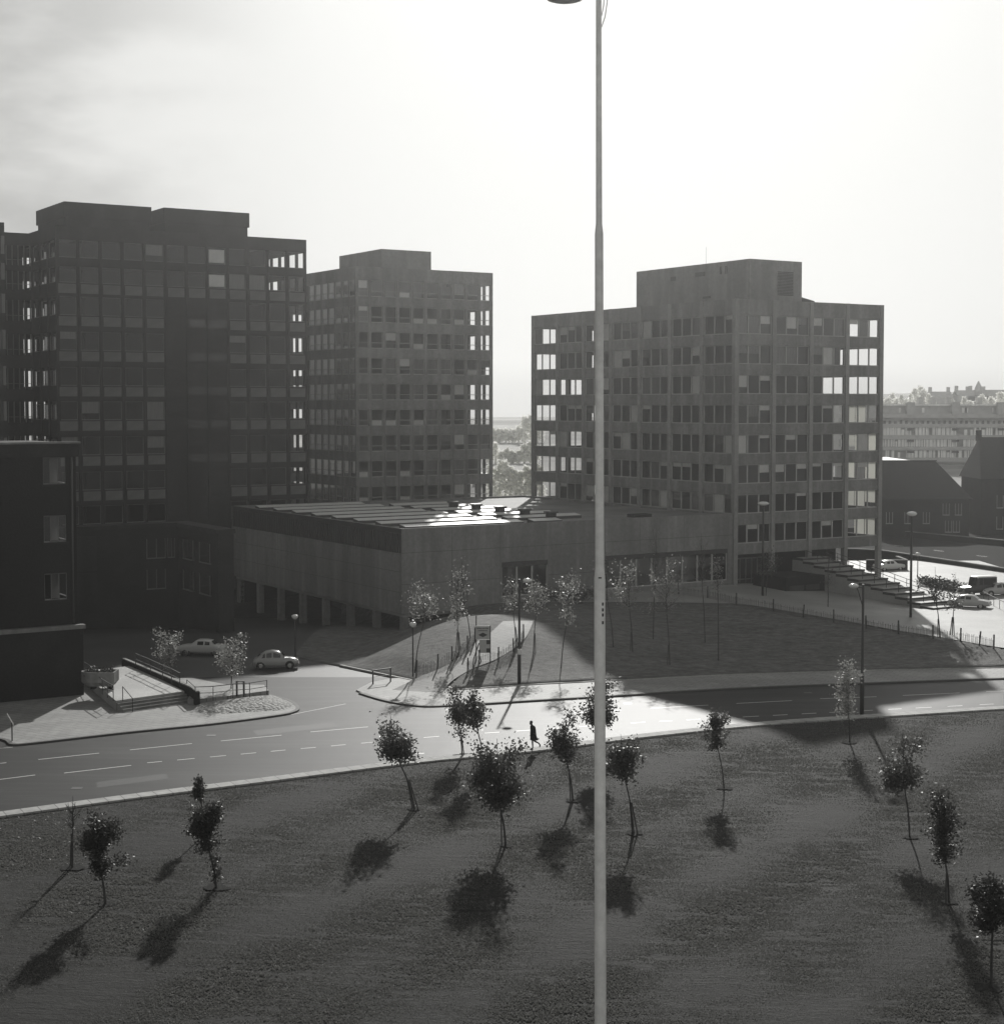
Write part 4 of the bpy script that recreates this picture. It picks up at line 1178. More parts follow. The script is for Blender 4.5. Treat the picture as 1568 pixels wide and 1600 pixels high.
# raised bed and ground cover between terrace and road
bed = [pz(*q, .13) for q in ((300,1097),(345,1093),(420,1085),(452,1096),(462,1102),(440,1110),(390,1113),(345,1116),(305,1113))]
cx_ = sum(p.x for p in bed)/9; cy_ = sum(p.y for p in bed)/9
bb = MB(); rows = []
for f, z in ((1, .1), (.85, .2), (.6, .32), (.3, .4), (.02, .42)):
    rows.append([(cx_+(p.x-cx_)*f, cy_+(p.y-cy_)*f, z) for p in dense(bed+[bed[0]], 5)])
bb.grid(rows); bb.build('cobbles', M['cobble'], smooth=True)['kind'] = 'structure'
apr = [pz(*q, .5) for q in ((293,1093),(330,1091),(420,1079),(412,1070),(330,1070),(300,1080))]
MB().prism([(p.x, p.y) for p in apr], -.1, .5).build('pavement', M['paving'])['kind'] = 'structure'
rail([pz(*q, .5) for q in ((292,1082),(305,1094),(333,1093),(364,1089),(390,1087.5),(417,1083))], .95, 'grey handrail with five bays along the front edge of the paved island', mid=True)
rail([pz(*q, 1.15) for q in ((212,1040),(235,1050),(254,1059),(268,1065),(281,1072))], .95, 'dark handrail on top of the sloping low wall right of the terrace')
rail([pz(*q, TZ) for q in ((127,1052),(140,1060),(150,1074),(160,1083),(168,1088),(177,1093))], 1.0, 'dark handrail along the left edge of the terrace beneath the planter')
rr2 = [A_ + rd*.55, A_ + rd*.55 + nf*1.35]; rr2[0].z = TZ; rr2[1].z = .15
rail(rr2, .95, 'sloping handrail at the left end of the terrace steps', mid=False)
# two coloured posts with rail
bp_ = pz(370, 1086, .5); bq_ = pz(381, 1086.5, .5)
br_ = thing('barrier', 'small barrier of two thick posts and a top rail by the island sapling', 'barrier', bp_, 0, 'low barriers')
for p in (bp_, bq_): MB().bar(p-bp_-Vector((0,0,.1)), p-bp_+Vector((0,0,1.05)), .13).build('post', M['metal_dark'], br_)
MB().bar((0,0,1.0), bq_-bp_+Vector((0,0,1.0)), .06).build('rail', M['metal_dark'], br_)
p0, p1 = pz(582.5, 1069, .12), pz(610, 1065, .12)
br_ = thing('barrier', 'goalpost-shaped metal barrier at the corner of the driveway mouth', 'barrier', p0, 0, 'low barriers')
for p in (p0, p1): MB().bar(p-p0-Vector((0,0,.1)), p-p0+Vector((0,0,1.05)), .11).build('post', M['metal_rail'], br_)
MB().bar((-.05,0,1.05), p1-p0+Vector((.05,0,1.05)), .09).bar((0,0,.55), p1-p0+Vector((0,0,.55)), .03).build('rail', M['metal_rail'], br_)

# planter tub on the terrace
tp_ = pz(158, 1076, TZ)
tub = thing('planter', 'grey open-topped concrete planter tub with a rounded end and dark plants on the terrace edge', 'planter', tp_)
out = [(1.15,-.75),(1.15,.75),(-.5,.75)]+[(-.5+.95*math.cos(a)-.0, .75*math.sin(a)) for a in [R_(90+i*18) for i in range(1,10)]]+[(-.5,-.75)]
tm = MB(); n = len(out)
ring = lambda f, z: [(x*f, y*f, z) for x, y in out+[out[0]]]
tm.grid([ring(.80, .25), ring(1, .55), ring(1, 1.32), ring(.90, 1.32), ring(.86, .9)][::-1]); tm.poly(ring(.86, .92)[:-1]); tm.poly(ring(.80, .25)[:-1][::-1])
tm.build('tub', M['concrete'], tub)
MB().box((-.7,-.35,0),(-.4,.35,.3)).box((.5,-.35,0),(.8,.35,.3)).build('foot', M['concrete_dark'], tub)
r = random.Random(9); pl = MB()
for _ in range(420): leaf_quads(pl, Vector((r.uniform(-1.1, .95), r.uniform(-.55, .55), 1.0+abs(r.gauss(0, .25)))), .2, r)
pl.build('plants', M['leaf_dense'], tub)

# notice board
nb = gp(755, 1037); S = nb.y/F
nbt = thing('notice_board', 'two-tier pale notice board with a dark diamond emblem and checked lower edge beside the path', 'sign', nb)
def bx(px): return (px-784)*S - nb.x
def bz(py): return hgt(757, py, nb.y) - nb.z
MB().box((bx(742.5), -.05, bz(999)), (bx(764.5), .02, bz(977.5))).build('upper_panel', M['sign'], nbt)
MB().box((bx(742.5), -.07, bz(979.2)), (bx(764.5), .03, bz(977.5))).build('rail', M['white'], nbt)
MB().box((bx(748.5), -.05, bz(1020)), (bx(765.2), .02, bz(999.3))).build('lower_panel', M['sign'], nbt)
ck = MB()
for a, b_ in ((1000, 1006.5), (1013, 1019.5)): ck.box((bx(759.5), -.06, bz(b_)), (bx(765.3), -.051, bz(a)))
ck.build('check', M['fascia'], nbt)
dm = MB(); cxm, czm = bx(754), bz(992); dm.poly([(cxm-.38, -.056, czm), (cxm, -.056, czm-.19), (cxm+.38, -.056, czm), (cxm, -.056, czm+.19)])
dm.build('emblem', M['fascia'], nbt)
lt = MB(); r = random.Random(21)
for row, py in enumerate((981.5, 985)):
    x = 744 + row*2.5
    while x < 762 - row*2:
        wd = r.uniform(.7, 1.5); lt.box((bx(x), -.058, bz(py+1.1)), (bx(x+wd), -.051, bz(py-r.uniform(.2, 1.0)))); x += wd+.6
lt.build('lettering', M['fascia'], nbt)
for px in (743.5, 765.5): MB().bar((bx(px), .04, -.2), (bx(px), .04, bz(978 if px > 750 else 962)), .09).build('leg', M['stake'], nbt)
for k, (a, b_) in enumerate((((737, 1034), (748, 1005)), ((752, 1034), (747, 1016)))): MB().bar((bx(a[0]), .3-k*.5, -.1), (bx(b_[0]), .05, bz(b_[1])), .07).build('brace', M['stake'], nbt)

# little road sign at the left
sg = pz(19, 1158, .13)
sgt = thing('road_sign', 'thin leaning signpost with a small white arm at the left corner of the pavement', 'sign', sg)
MB().bar((0,0,-.1), (.0,0,1.2), .07).build('post', M['metal_rail'], sgt)
MB().prism([(-.30,-.02),(.10,-.02),(.10,.02),(-.30,.02)], [1.72,1.0,1.0,1.72], [1.82,1.12,1.12,1.82]).build('arm', M['white'], sgt)

# walls at the right edge
def long_wall(name, pts, h, th, label, m='brick', cop='concrete', zb=None):
    o = pts[0]; t = thing(name, label, 'wall', (o.x, o.y, 0)); a = MB(); c = MB()
    band_wall(a, pts, th, -.6, h, o); a.build('wall', M[m], t)
    band_wall(c, offset_line(pts, -.06), th+.12, h+.001, h+.13, o); c.build('coping', M[cop], t)
    return t
W1a = [Vector((48, 228, 0)), Vector((52.9, 225, 0)), Vector((62.3, 200, 0)), Vector((70, 180, 0))]
long_wall('boundary_wall', W1a, 1.35, .4, 'dark boundary wall with pale coping running behind the parked cars')
W2a = [Vector((52, 272, 0)), Vector((62, 268, 0)), Vector((76.5, 244, 0)), Vector((92, 218, 0))]
long_wall('boundary_wall', W2a, 1.1, .4, 'far dark wall with pale coping in front of the stone chapel')
MB().prism([(52.8, 225.8), (62.6, 200.8), (72, 178), (96, 210), (76, 243), (61.6, 267)], -.1, [.30]*6).build('road', M['darkroad'])['kind'] = 'structure'
lm_ = MB()
for t_ in (.1, .3, .5, .7, .9):
    a = Vector((58, 250, .31)).lerp(Vector((77, 208, .31)), t_); b = a + Vector((.95, -2.1, 0)); n = Vector((2.1, .95, 0)).normalized()*.09
    lm_.poly([a-n, b-n, b+n, a+n])
lm_.build('road_markings', M['line'])['kind'] = 'structure'
q = [Vector((46, 203, 0)), Vector((51.2, 203, 0)), Vector((51.2, 208, 0))]
long_wall('low_wall', q, 2.1, .3, 'low screen wall with pale coping just behind the right-hand block', m='concrete_dark', cop='concrete_light')

# right-hand wire railing by the parked cars
rail([gp(*p) for p in ((1536,940),(1544,944),(1552,948),(1561,953),(1572,958),(1584,964))], 1.0, 'pale railing at the right edge in front of the parked cars', 'railings by the parked cars', mid=False, m='metal_rail', name='railing')

hA, hB = gp(1437, 915), gp(1504, 927)
hg = thing('hedge', 'low dark hedge between the bright plaza and the parked dark van', 'hedge', hA); r = random.Random(61); hm0 = MB(); ht0 = MB()
for k in range(1500):
    p = (hB-hA)*r.random(); leaf_quads(hm0, Vector((p.x+r.gauss(0,.35), p.y+r.gauss(0,.45), max(.05, r.uniform(0, 1.15)))), .26, r)
for k in range(14):
    p = (hB-hA)*(k/13); ht0.tube([(p.x, p.y, -.3), (p.x+r.uniform(-.2,.2), p.y, .8)], [.03, .01], 4)
hm0.build('foliage', M['leaf_dense'], hg); ht0.build('stem', M['bark'], hg)
# ------------------------------------------------------------------ cars
def car(base, rz, label, paint, st, wheels, wr, win, screens, group, lights=(), roofm=None, track=.62, bumper=True, grille=None, cat='car', name='parked_car'):
    """st: stations (x, half width, z bottom, z belt, z top, half width at top)"""
    t = thing(name, label, cat, base, rz, group)
    rows = []
    for x, w, zb, zl, zt, wt in st:
        zm = (zb+zl)/2; half = [(0, zb), (w*.8, zb), (w*.96, zb+.1), (w, zm), (w*.97, zl-.05), (w*.93 if zt > zl+.1 else wt*1.05, zl), (wt, zt-(.07 if zt > zl+.1 else .02)), (wt*.82, zt-.015), (0, zt)]
        rows.append([(x, -a, z) for a, z in half] + [(x, a, z) for a, z in reversed(half[:-1])])
    b = MB(); b.grid(rows); b.poly(rows[0]); b.poly(rows[-1][::-1]); b.sm = True
    o = b.build('body', M[paint], t)
    md = o.modifiers.new('edge', 'BEVEL'); md.width = .02; md.segments = 1; md.limit_method = 'ANGLE'
    S_ = {i: s for i, s in enumerate(st)}
    for i, j in win:
        for sd in (-1, 1):
            m = MB(); q = []
            for k, f in ((i, .10), (j, .10), (j, .86), (i, .86)):
                x, w, zb, zl, zt, wt = S_[k]; a0, a1 = w*.93, wt; z0, z1 = zl, zt-.07
                q.append((x + (.06 if k == i else -.06)*(1 if S_[j][0] > S_[i][0] else -1), sd*(a0+(a1-a0)*f+.012), z0+(z1-z0)*f))
            m.poly(q if sd < 0 else q[::-1]); m.build('window', M['carglass'], t)
    for i, j in screens:
        (x0, w0, _, zl0, zt0, wt0), (x1, w1, _, zl1, zt1, wt1) = S_[i], S_[j]
        dx = .015 if x1 < x0 else -.015
        m = MB(); f = .12
        P = lambda f: (x0+(x1-x0)*f+dx, wt0+(wt1-wt0)*f, zt0+(zt1-zt0)*f+.012)
        a, c = P(.12), P(.9)
        m.poly([(a[0], -a[1]*.88, a[2]), (a[0], a[1]*.88, a[2]), (c[0], c[1]*.85, c[2]), (c[0], -c[1]*.85, c[2])]); m.build('windscreen', M['carglass'], t)
    for wx in wheels:
        for sd in (-1, 1):
            wm = MB(); wm.tube([(0, -.085, 0), (0, .085, 0)], wr, 18)
            o = wm.build('wheel', M['tyre'], t, loc=(wx, sd*track, wr))
            MB().tube([(0, sd*.087, 0), (0, sd*.10, 0)], [wr*.62, wr*.5], 14).build('rim', M['chrome'], o)
            ar = MB(); ar.tube([(0, -.01, 0), (0, .01, 0)], wr*1.22, 18); ar.build('wheel_arch', M['black'], t, loc=(wx, sd*(track+.055), wr*1.05))
    for x, yv, z, rr__ in lights:
        for sd in (-1, 1): MB().lathe([(rr__*.3, .05), (rr__*.8, .03), (rr__, 0), (rr__, -.05)], (0, 0, 0), 12).build('headlight', M['chrome'], t, loc=(x, sd*yv, z)).rotation_euler = (0, R_(90), 0)
    if bumper:
        x0 = max(s[0] for s in st); x1 = min(s[0] for s in st); w = st[len(st)//2][1]
        MB().box((x0-.02, -w*.9, .36), (x0+.07, w*.9, .46)).build('bumper', M['chrome'], t); MB().box((x1-.07, -w*.9, .36), (x1+.02, w*.9, .46)).build('bumper', M['chrome'], t)
    if roofm:
        m = MB(); rws = []
        for x, w, zb, zl, zt, wt in roofm[1]: rws.append([(x, -wt, zt-.06), (x, -wt*.8, zt+.03), (x, 0, zt+.05), (x, wt*.8, zt+.03), (x, wt, zt-.06)])
        m.grid(rws); m.sm = True; m.build('roof', M[roofm[0]], t)
    return t
# old rounded saloon (nose to +x)
OLD = [(-1.80,.50,.42,.60,.62,.40),(-1.70,.66,.34,.80,.82,.52),(-1.45,.72,.28,.88,.96,.54),(-1.15,.74,.26,.90,1.22,.52),(-.75,.76,.24,.92,1.45,.52),(-.2,.77,.24,.93,1.52,.54),(.30,.77,.24,.93,1.44,.54),(.50,.76,.24,.93,1.34,.56),(.78,.74,.24,.93,.97,.50),(1.2,.70,.26,.86,.92,.42),(1.6,.68,.30,.76,.84,.34),(1.85,.62,.36,.66,.70,.28),(1.93,.50,.40,.58,.60,.2)]
def old_car(base, rz, label, paint, group): return car(base, rz, label, paint, OLD, (-1.15, 1.2), .31, ((3,4),(4,5),(5,7)), ((8,7),(2,3)), group, lights=((1.84,.52,.66,.10),), track=.66)
# angular saloon
SAL = [(-2.05,.62,.40,.72,.76,.55),(-1.95,.74,.30,.86,.88,.62),(-1.25,.77,.26,.90,.93,.62),(-.85,.78,.25,.91,1.30,.56),(-.3,.78,.24,.91,1.38,.57),(.35,.78,.24,.91,1.36,.57),(.45,.78,.24,.91,1.33,.57),(.98,.77,.25,.90,.93,.60),(1.6,.75,.28,.84,.88,.60),(2.0,.72,.32,.78,.80,.58),(2.08,.64,.40,.66,.68,.5)]
def saloon(base, rz, label, paint, group): return car(base, rz, label, paint, SAL, (-1.25, 1.25), .30, ((3,4),(4,5)), ((7,6),(2,3)), group, lights=((2.06,.52,.62,.10),), track=.66)
GCAR = 'cars parked in the dark yard'
b = pz(430, 1044); old_car((b.x, b.y, b.z), R_(6), 'rounded old pale grey car with a sunlit roof at the edge of the shade', 'car_grey', GCAR)
b = pz(317, 1023); saloon((b.x, b.y, b.z), R_(174), 'pale angular saloon car partly hidden by a sapling in the dark yard', 'car_pale', GCAR)
GR = 'cars parked on the right'
b = gp(1549, 931); old_car((b.x+.6, b.y, b.z), R_(180+14), 'pale rounded old car cut off by the right edge beside the dark van', 'car_pale', GR)
b = gp(1514, 950); saloon((b.x, b.y, b.z), R_(-28), 'light small saloon car lowest of the parked cars at the foot of the steps', 'car_pale', GR)
b = gp(1388, 892); saloon((b.x, b.y, b.z), R_(25), 'small pale car just past the corner column of the right-hand block', 'car_white', GR)
# dark utility van with white roof
VAN = [(x*1.2, *r_) for x, *r_ in [(-1.8,.72,.45,1.0,1.05,.66),(-1.78,.76,.40,1.15,2.1,.68),(-.2,.78,.38,1.17,2.14,.70),(.30,.78,.38,1.17,2.13,.69),(.42,.78,.38,1.15,2.06,.68),(.62,.77,.38,1.08,1.14,.66),(1.7,.74,.42,1.0,1.05,.6),(1.82,.70,.48,.92,.95,.55)]]
b = gp(1526, 931)
vt = car((b.x, b.y, b.z), R_(180+24), 'dark boxy utility van with a white roof parked at the right', 'car_dark', VAN, (-1.35, 1.35), .37, ((1,2),(2,3)), ((5,4),), GR, lights=((2.19,.42,.78,.10),), roofm=('white', VAN[1:5]), track=.66, cat='van', name='utility_van')

# ------------------------------------------------------------------ the person
pb = pz(832, 1171, .10)
pe = thing('person', 'person in a long dark coat walking left along the near kerb', 'person', pb)
def skin(name, verts, edges, radii, m, parent, sub=2, root=0):
    me = bpy.data.meshes.new(name); me.from_pydata(verts, edges, []); me.update()
    o = bpy.data.objects.new(name, me); col.objects.link(o); o.parent = parent
    md = o.modifiers.new('Skin', 'SKIN'); md.use_smooth_shade = True
    for i, sv in enumerate(me.skin_vertices[0].data):
        rr3 = radii[i]; sv.radius = rr3 if isinstance(rr3, tuple) else (rr3, rr3); sv.use_root = (i == root)
    s = o.modifiers.new('Sub', 'SUBSURF'); s.levels = sub; s.render_levels = sub
    me.materials.append(m); return o
V = [(.02,0,.95),(.01,0,1.12),(0,0,1.30),(-.03,0,1.47),(-.07,0,1.56),(-.10,0,1.65),(-.115,0,1.74),   # pelvis .. head 0-6
     (.0,-.09,.90),(-.02,-.09,.52),(-.0,-.09,.09),(-.13,-.09,.04),                                       # supporting leg 7-10
     (.04,.09,.90),(.09,.09,.52),(.40,.09,.36),(.45,.09,.24),                                             # trailing leg 11-14
     (-.01,-.18,1.42),(.06,-.23,1.16),(-.02,-.23,.93),(-.03,-.23,.84),                                    # arm 15-18
     (-.01,.18,1.42),(-.05,.23,1.16),(-.12,.22,.94),(-.13,.22,.85)]
E_ = [(0,1),(1,2),(2,3),(3,4),(4,5),(5,6),(0,7),(7,8),(8,9),(9,10),(0,11),(11,12),(12,13),(13,14),(2,15),(15,16),(16,17),(17,18),(2,19),(19,20),(20,21),(21,22)]
Rr = [(.13,.16),(.12,.15),(.12,.17),.065,.06,(.095,.08),(.075,.065),.085,.06,.045,.04,.085,.06,.045,.04,.06,.045,.035,.038,.06,.045,.035,.038]
for side, hb in ((-1, 18), (1, 22)):
    hx, hy, hz = V[hb]
    for k in range(4):
        n0 = len(V); V += [(hx-.03+.02*k, hy, hz-.045), (hx-.035+.018*k, hy-side*.012, hz-.085-.008*(k in (1, 2)))]
        E_ += [(hb, n0), (n0, n0+1)]; Rr += [.009, .008]
    n0 = len(V); V += [(hx-.045, hy-side*.02, hz-.02), (hx-.055, hy-side*.035, hz-.05)]; E_ += [(hb, n0), (n0, n0+1)]; Rr += [.011, .009]
body = skin('body', V, E_, Rr, M['trousers'], pe)
hm = MB(); hm.lathe([(.02,-.10),(.085,-.04),(.098,.03),(.085,.09),(.03,.125)], (-.095,0,1.70), 12); hm.build('hair', M['hair'], pe)
fc = MB(); fc.lathe([(.02,-.10),(.055,-.05),(.07,.02),(.05,.06)], (-.145,0,1.65), 10); fc.build('face', M['skin'], pe)
ct = MB(); rows = []
for z, cx, a, b_ in ((1.53,-.05,.075,.08),(1.49,-.03,.13,.16),(1.42,.0,.17,.23),(1.25,.02,.18,.235),(1.05,.03,.19,.23),(.85,.04,.19,.23),(.70,.06,.225,.24),(.60,.08,.25,.24)):
    rows.append([(cx+a*math.cos(t)+(.06*(1.0-z) if z < 1 and math.cos(t) > 0 else 0)*math.cos(t), b_*math.sin(t), z+.04*math.sin(3*t)*(z < .6)) for t in [2*math.pi*i/18 for i in range(19)]])
ct.grid(rows[::-1]); ct.sm = True; ct.build('coat', M['coat'], pe)
slv = MB()
for s in (-1, 1):
    p = [V[15], V[16], V[17]] if s < 0 else [V[19], V[20], V[21]]
    slv.tube([Vector(q) for q in p], [.085, .07, .06], 10)
slv.build('sleeve', M['coat'], pe)
MB().tube([(.02,-.09,.045),(-.06,-.09,.05),(-.17,-.09,.03)], [.05,.05,.03], 8).tube([(.44,.09,.30),(.46,.09,.22),(.43,.09,.12)], [.05,.05,.03], 8).build('shoe', M['black'], pe)

# ------------------------------------------------------------------ far buildings
def gz(x, y): return H(x, y)
ch = thing('stone_chapel', 'soot-dark stone chapel with a hipped slate roof beyond the boundary walls', 'chapel', (61, 262, .3))
MB().box((0,0,-1),(15,12,6.2)).build('wall', M['stone'], ch)
rf = MB(); rf.prism([(-.4,-.4),(15.4,-.4),(15.4,12.4),(-.4,12.4)], 6.0, 6.2)
rf.poly([(-.4,-.4,6.2),(15.4,-.4,6.2),(11,6,12.1),(1.4,6,12.1)]); rf.poly([(15.4,12.4,6.2),(-.4,12.4,6.2),(1.4,6,12.1),(11,6,12.1)]); rf.poly([(-.4,12.4,6.2),(-.4,-.4,6.2),(1.4,6,12.1)]); rf.poly([(15.4,-.4,6.2),(15.4,12.4,6.2),(11,6,12.1)])
ro = rf.build('roof', M['slate'], ch)
MB().box((1.2,5.8,12.05),(11.2,6.2,12.25)).build('ridge', M['stone'], ro)
MB().lathe([(.35,0),(.3,1.0),(.12,2.0),(.02,3.6)], (-1.3,3,7.6), 8).build('spirelet', M['stone'], ch)
MB().box((-1.8,2.5,-1),(-.8,3.5,7.6)).build('turret', M['stone'], ch)
for x, z in ((2,2.2),(5,2.2),(8,2.2),(11.2,3.6),(13.2,3.6),(11.6,.8),(12.9,.8)):
    f = MB(); f.box((x-.5,-.06,z),(x+.5,.02,z+1.8)); o = f.build('window', M['carglass'], ch)
    MB().box((x-.58,-.1,z-.15),(x+.58,-.061,z)).box((x-.55,-.09,z),(x-.47,-.061,z+1.8)).box((x+.47,-.09,z),(x+.55,-.061,z+1.8)).box((x-.03,-.09,z),(x+.03,-.061,z+1.8)).build('frame', M['frame'], o)
hl = thing('stone_hall', 'tall dark stone hall with a steep slate roof at the right edge beyond the chapel', 'hall', (79.2, 266, .3))
MB().box((0,0,-1),(22,12,9.2)).build('wall', M['stone'], hl)
rf = MB(); rf.poly([(-.3,-.4,9.2),(22,-.4,9.2),(22,6,16),(1.2,6,16)]); rf.poly([(22,12.4,9.2),(-.3,12.4,9.2),(1.2,6,16),(22,6,16)]); rf.poly([(-.3,12.4,9.2),(-.3,-.4,9.2),(1.2,6,16)]); rf.poly([(-.3,-.4,9.2),(-.3,12.4,9.2),(22,12.4,9.2),(22,-.4,9.2)])
ro = rf.build('roof', M['slate'], hl); MB().box((.7,5.6,15.4),(1.5,6.4,17.2)).build('chimney', M['stone'], ro)
for x, z in ((3,4.5),(6,4.5),(3,1),(6,1)):
    o = MB().box((x-.5,-.06,z),(x+.5,.02,z+2)).build('window', M['carglass'], hl)
    MB().box((x-.58,-.1,z-.15),(x+.58,-.061,z)).box((x-.55,-.09,z),(x-.47,-.061,z+2)).box((x+.47,-.09,z),(x+.55,-.061,z+2)).build('frame', M['frame'], o)
# pale roofed shed in front of the flats
sh = thing('workshop', 'low workshop with a bright flat roof in front of the long flats', 'building', (70.0, 309, 0))
MB().box((0,0,-1),(10.6,30,10.4)).build('wall', M['concrete_light'], sh); MB().box((-.3,-.3,10.4),(10.9,30.3,10.75)).build('roof', mat('white_roof_felt', .62, .6, .4), sh)
m = MB()
for i in range(7): m.box((.4+i*1.5, -.05, 0), (.5+i*1.5, -.001, 10.3))
m.build('panel_joint', M['concrete_dark'], sh)
# long flats
fx0, fx1, fy = 88.0, 146.0, 420.0
fl = thing('block_of_flats', 'very long hazy six storey block of deck-access flats on the hillside at the right', 'flats', (fx0, fy, 0))
def fz(py): return CAMZ - (py-632)/F*fy
Wf = fx1-fx0
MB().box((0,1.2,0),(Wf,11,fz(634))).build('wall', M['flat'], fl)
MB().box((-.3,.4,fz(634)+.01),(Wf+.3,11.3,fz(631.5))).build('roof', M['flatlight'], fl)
dk = MB()
for a, b_ in ((647, 653), (660, 668), (680, 686.5), (698, 703.5), (715, 722)): dk.box((0,-.6,fz(b_)),(Wf,1.19,fz(a)))
dk.build('deck', M['flat'], fl)
r = random.Random(12)
for a, b_ in ((668, 680), (686.5, 698), (703.5, 715)):
    sl_ = MB(); x = .2
    while x < Wf-1:
        wd = r.uniform(.25, .9)
        if r.random() < .85: sl_.box((x, -.2, fz(b_)+.02), (x+wd, -.12, fz(a)-.02-(r.random() < .2)*.5))
        x += wd + r.uniform(.1, .3)
    sl_.build('balcony_screen', M['flatlight'], fl)
for px in (1421, 1491, 1562):
    x = (px-784)/F*fy-fx0; MB().box((x-1, -1.0, fz(648)), (x+1, 1.1, fz(628.5))).build('stair_tower', M['flat'], fl)
    for py in (669, 687, 704): MB().box((x-.9, -.75, fz(py+3.5)), (x+.9, -.61, fz(py))).build('canopy', M['concrete_dark'], fl)
for px in (1442, 1462, 1486, 1535):
    x = (px-784)/F*fy-fx0; MB().box((x-.6, 3, fz(632)), (x+.6, 5, fz(621))).build('chimney', M['flat'], fl)
for px, w_ in ((1405,.5),(1441,.6),(1503,1.4),(1508,.8),(1551,.3)):
    x = (px-784)/F*fy-fx0; MB().box((x, 1.1, fz(645)), (x+w_, 1.199, fz(637))).build('pale_window', M['flatlight'], fl)  # pale window panels in the balcony slat colour
m = MB()
for i in range(40): m.box((1+i*1.42, -.66, fz(662)), (1.7+i*1.42, -.601, fz(657)-.02*0))
m.build('deck_opening', M['concrete_dark'], fl)

# skyline houses and trees, far woods
r = random.Random(31)
for i, (px, py, wd, hh, lab) in enumerate([(1551, 609, 13, 7, 'faint flat-topped house on the skyline at the right edge'), (1527, 613, 8, 6, 'faint skyline house with a pointed turret left of the flat-topped one'), (1508, 612, 7, 5, 'faint skyline house with two chimneys'), (1470, 614, 9, 5, 'faint skyline house above the middle of the long flats')]):
    y = 640; x = (px-784)/F*y; zt = hgt(px, py, y); base = H(x, y)
    hs = thing('house', lab, 'house', (x, y, base-1), 0, 'faint houses on the skyline'); hh = zt-base+1
    MB().box((-wd/2, 0, 0), (wd/2, 8, hh-1.5)).build('wall', M['flat'], hs)
    if i == 0: MB().box((-wd/2-.2, -.2, hh-1.5), (wd/2+.2, 8.2, hh)).build('roof', M['flat'], hs)
    else:
        rf = MB(); rf.prism([(-wd/2, 0), (wd/2, 0), (wd/2, 8), (-wd/2, 8)], hh-1.5, hh-1.4); rf.poly([(-wd/2,0,hh-1.4),(wd/2,0,hh-1.4),(wd/2,4,hh+.6),(-wd/2,4,hh+.6)]); rf.poly([(wd/2,8,hh-1.4),(-wd/2,8,hh-1.4),(-wd/2,4,hh+.6),(wd/2,4,hh+.6)])
        o = rf.build('roof', M['flat'], hs)
        for cx in (-wd*.4, wd*.4): MB().box((cx-.6, 3.5, hh-1), (cx+.6, 4.6, hh+2.4)).build('chimney', M['flat'], o)
        if i == 1: MB().lathe([(1.6,0),(1.6,2.5),(.2,5.5)], (0,0,hh-1), 8).build('turret', M['flat'], hs)
def wood(name_seed, pts, lab):
    """far-off trees that read as one mass: trunkless leafy crowns along the skyline"""
    r = random.Random(name_seed); mb = MB()
    for px, py, y, w_ in pts:
        x = (px-784)/F*y; zt = hgt(px, py, y); g = H(x, y); hgt_ = max(3, zt-g); wv = w_/F*y
        mb.tube([(x, y, g-1), (x, y, g+hgt_*.6)], [.35, .15], 5)
        for _ in range(230):
            a = r.uniform(0, 6.283); v = r.random()**.7; rad = wv*.5*math.sin(math.pi*min(.97, .18+v*.82))**.8*r.uniform(.3, 1.05)
            c = Vector((x+rad*math.cos(a), y+rad*math.sin(a), g+hgt_*(.12+.88*v)))
            leaf_quads(mb, c, wv*.22*r.uniform(.6, 1.4)+.4, r)
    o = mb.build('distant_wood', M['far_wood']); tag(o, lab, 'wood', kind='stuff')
r = random.Random(77)
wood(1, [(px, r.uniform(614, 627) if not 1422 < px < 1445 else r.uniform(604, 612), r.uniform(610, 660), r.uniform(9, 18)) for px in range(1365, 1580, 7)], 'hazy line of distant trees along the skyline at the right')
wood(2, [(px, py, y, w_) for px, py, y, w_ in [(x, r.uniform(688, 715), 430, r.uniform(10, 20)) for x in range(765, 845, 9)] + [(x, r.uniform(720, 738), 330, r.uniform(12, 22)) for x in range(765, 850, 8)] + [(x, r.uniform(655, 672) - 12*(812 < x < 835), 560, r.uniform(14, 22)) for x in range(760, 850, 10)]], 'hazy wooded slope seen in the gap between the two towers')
fa = thing('long_shed', 'faint pale-roofed shed in the trees seen between the towers', 'building', (-6, 372, H(0, 372)))
hz_ = hgt(785, 741, 372) - H(0, 372)
MB().box((0,0,-1),(10.5,8,hz_-.5)).build('wall', M['concrete'], fa); MB().box((-.3,-.3,hz_-.5),(10.8,8.3,hz_)).build('roof', M['white'], fa)

# ------------------------------------------------------------------ haze, sky, sun, camera
HAZE_D, HAZE_G = .00036, .86
hz = MB().box((-345, -45, -10), (345, 925, 47)).build('haze', bpy.data.materials.new('haze_air')); hz['kind'] = 'stuff'
hm_ = hz.data.materials[0]; hm_.use_nodes = True; nt = hm_.node_tree
for n in list(nt.nodes): nt.nodes.remove(n)
o = nt.nodes.new('ShaderNodeOutputMaterial'); pv = nt.nodes.new('ShaderNodeVolumePrincipled')
pv.inputs['Color'].default_value = (.97, .97, .96, 1); pv.inputs['Density'].default_value = HAZE_D; pv.inputs['Anisotropy'].default_value = HAZE_G
nt.links.new(pv.outputs[0], o.inputs['Volume'])

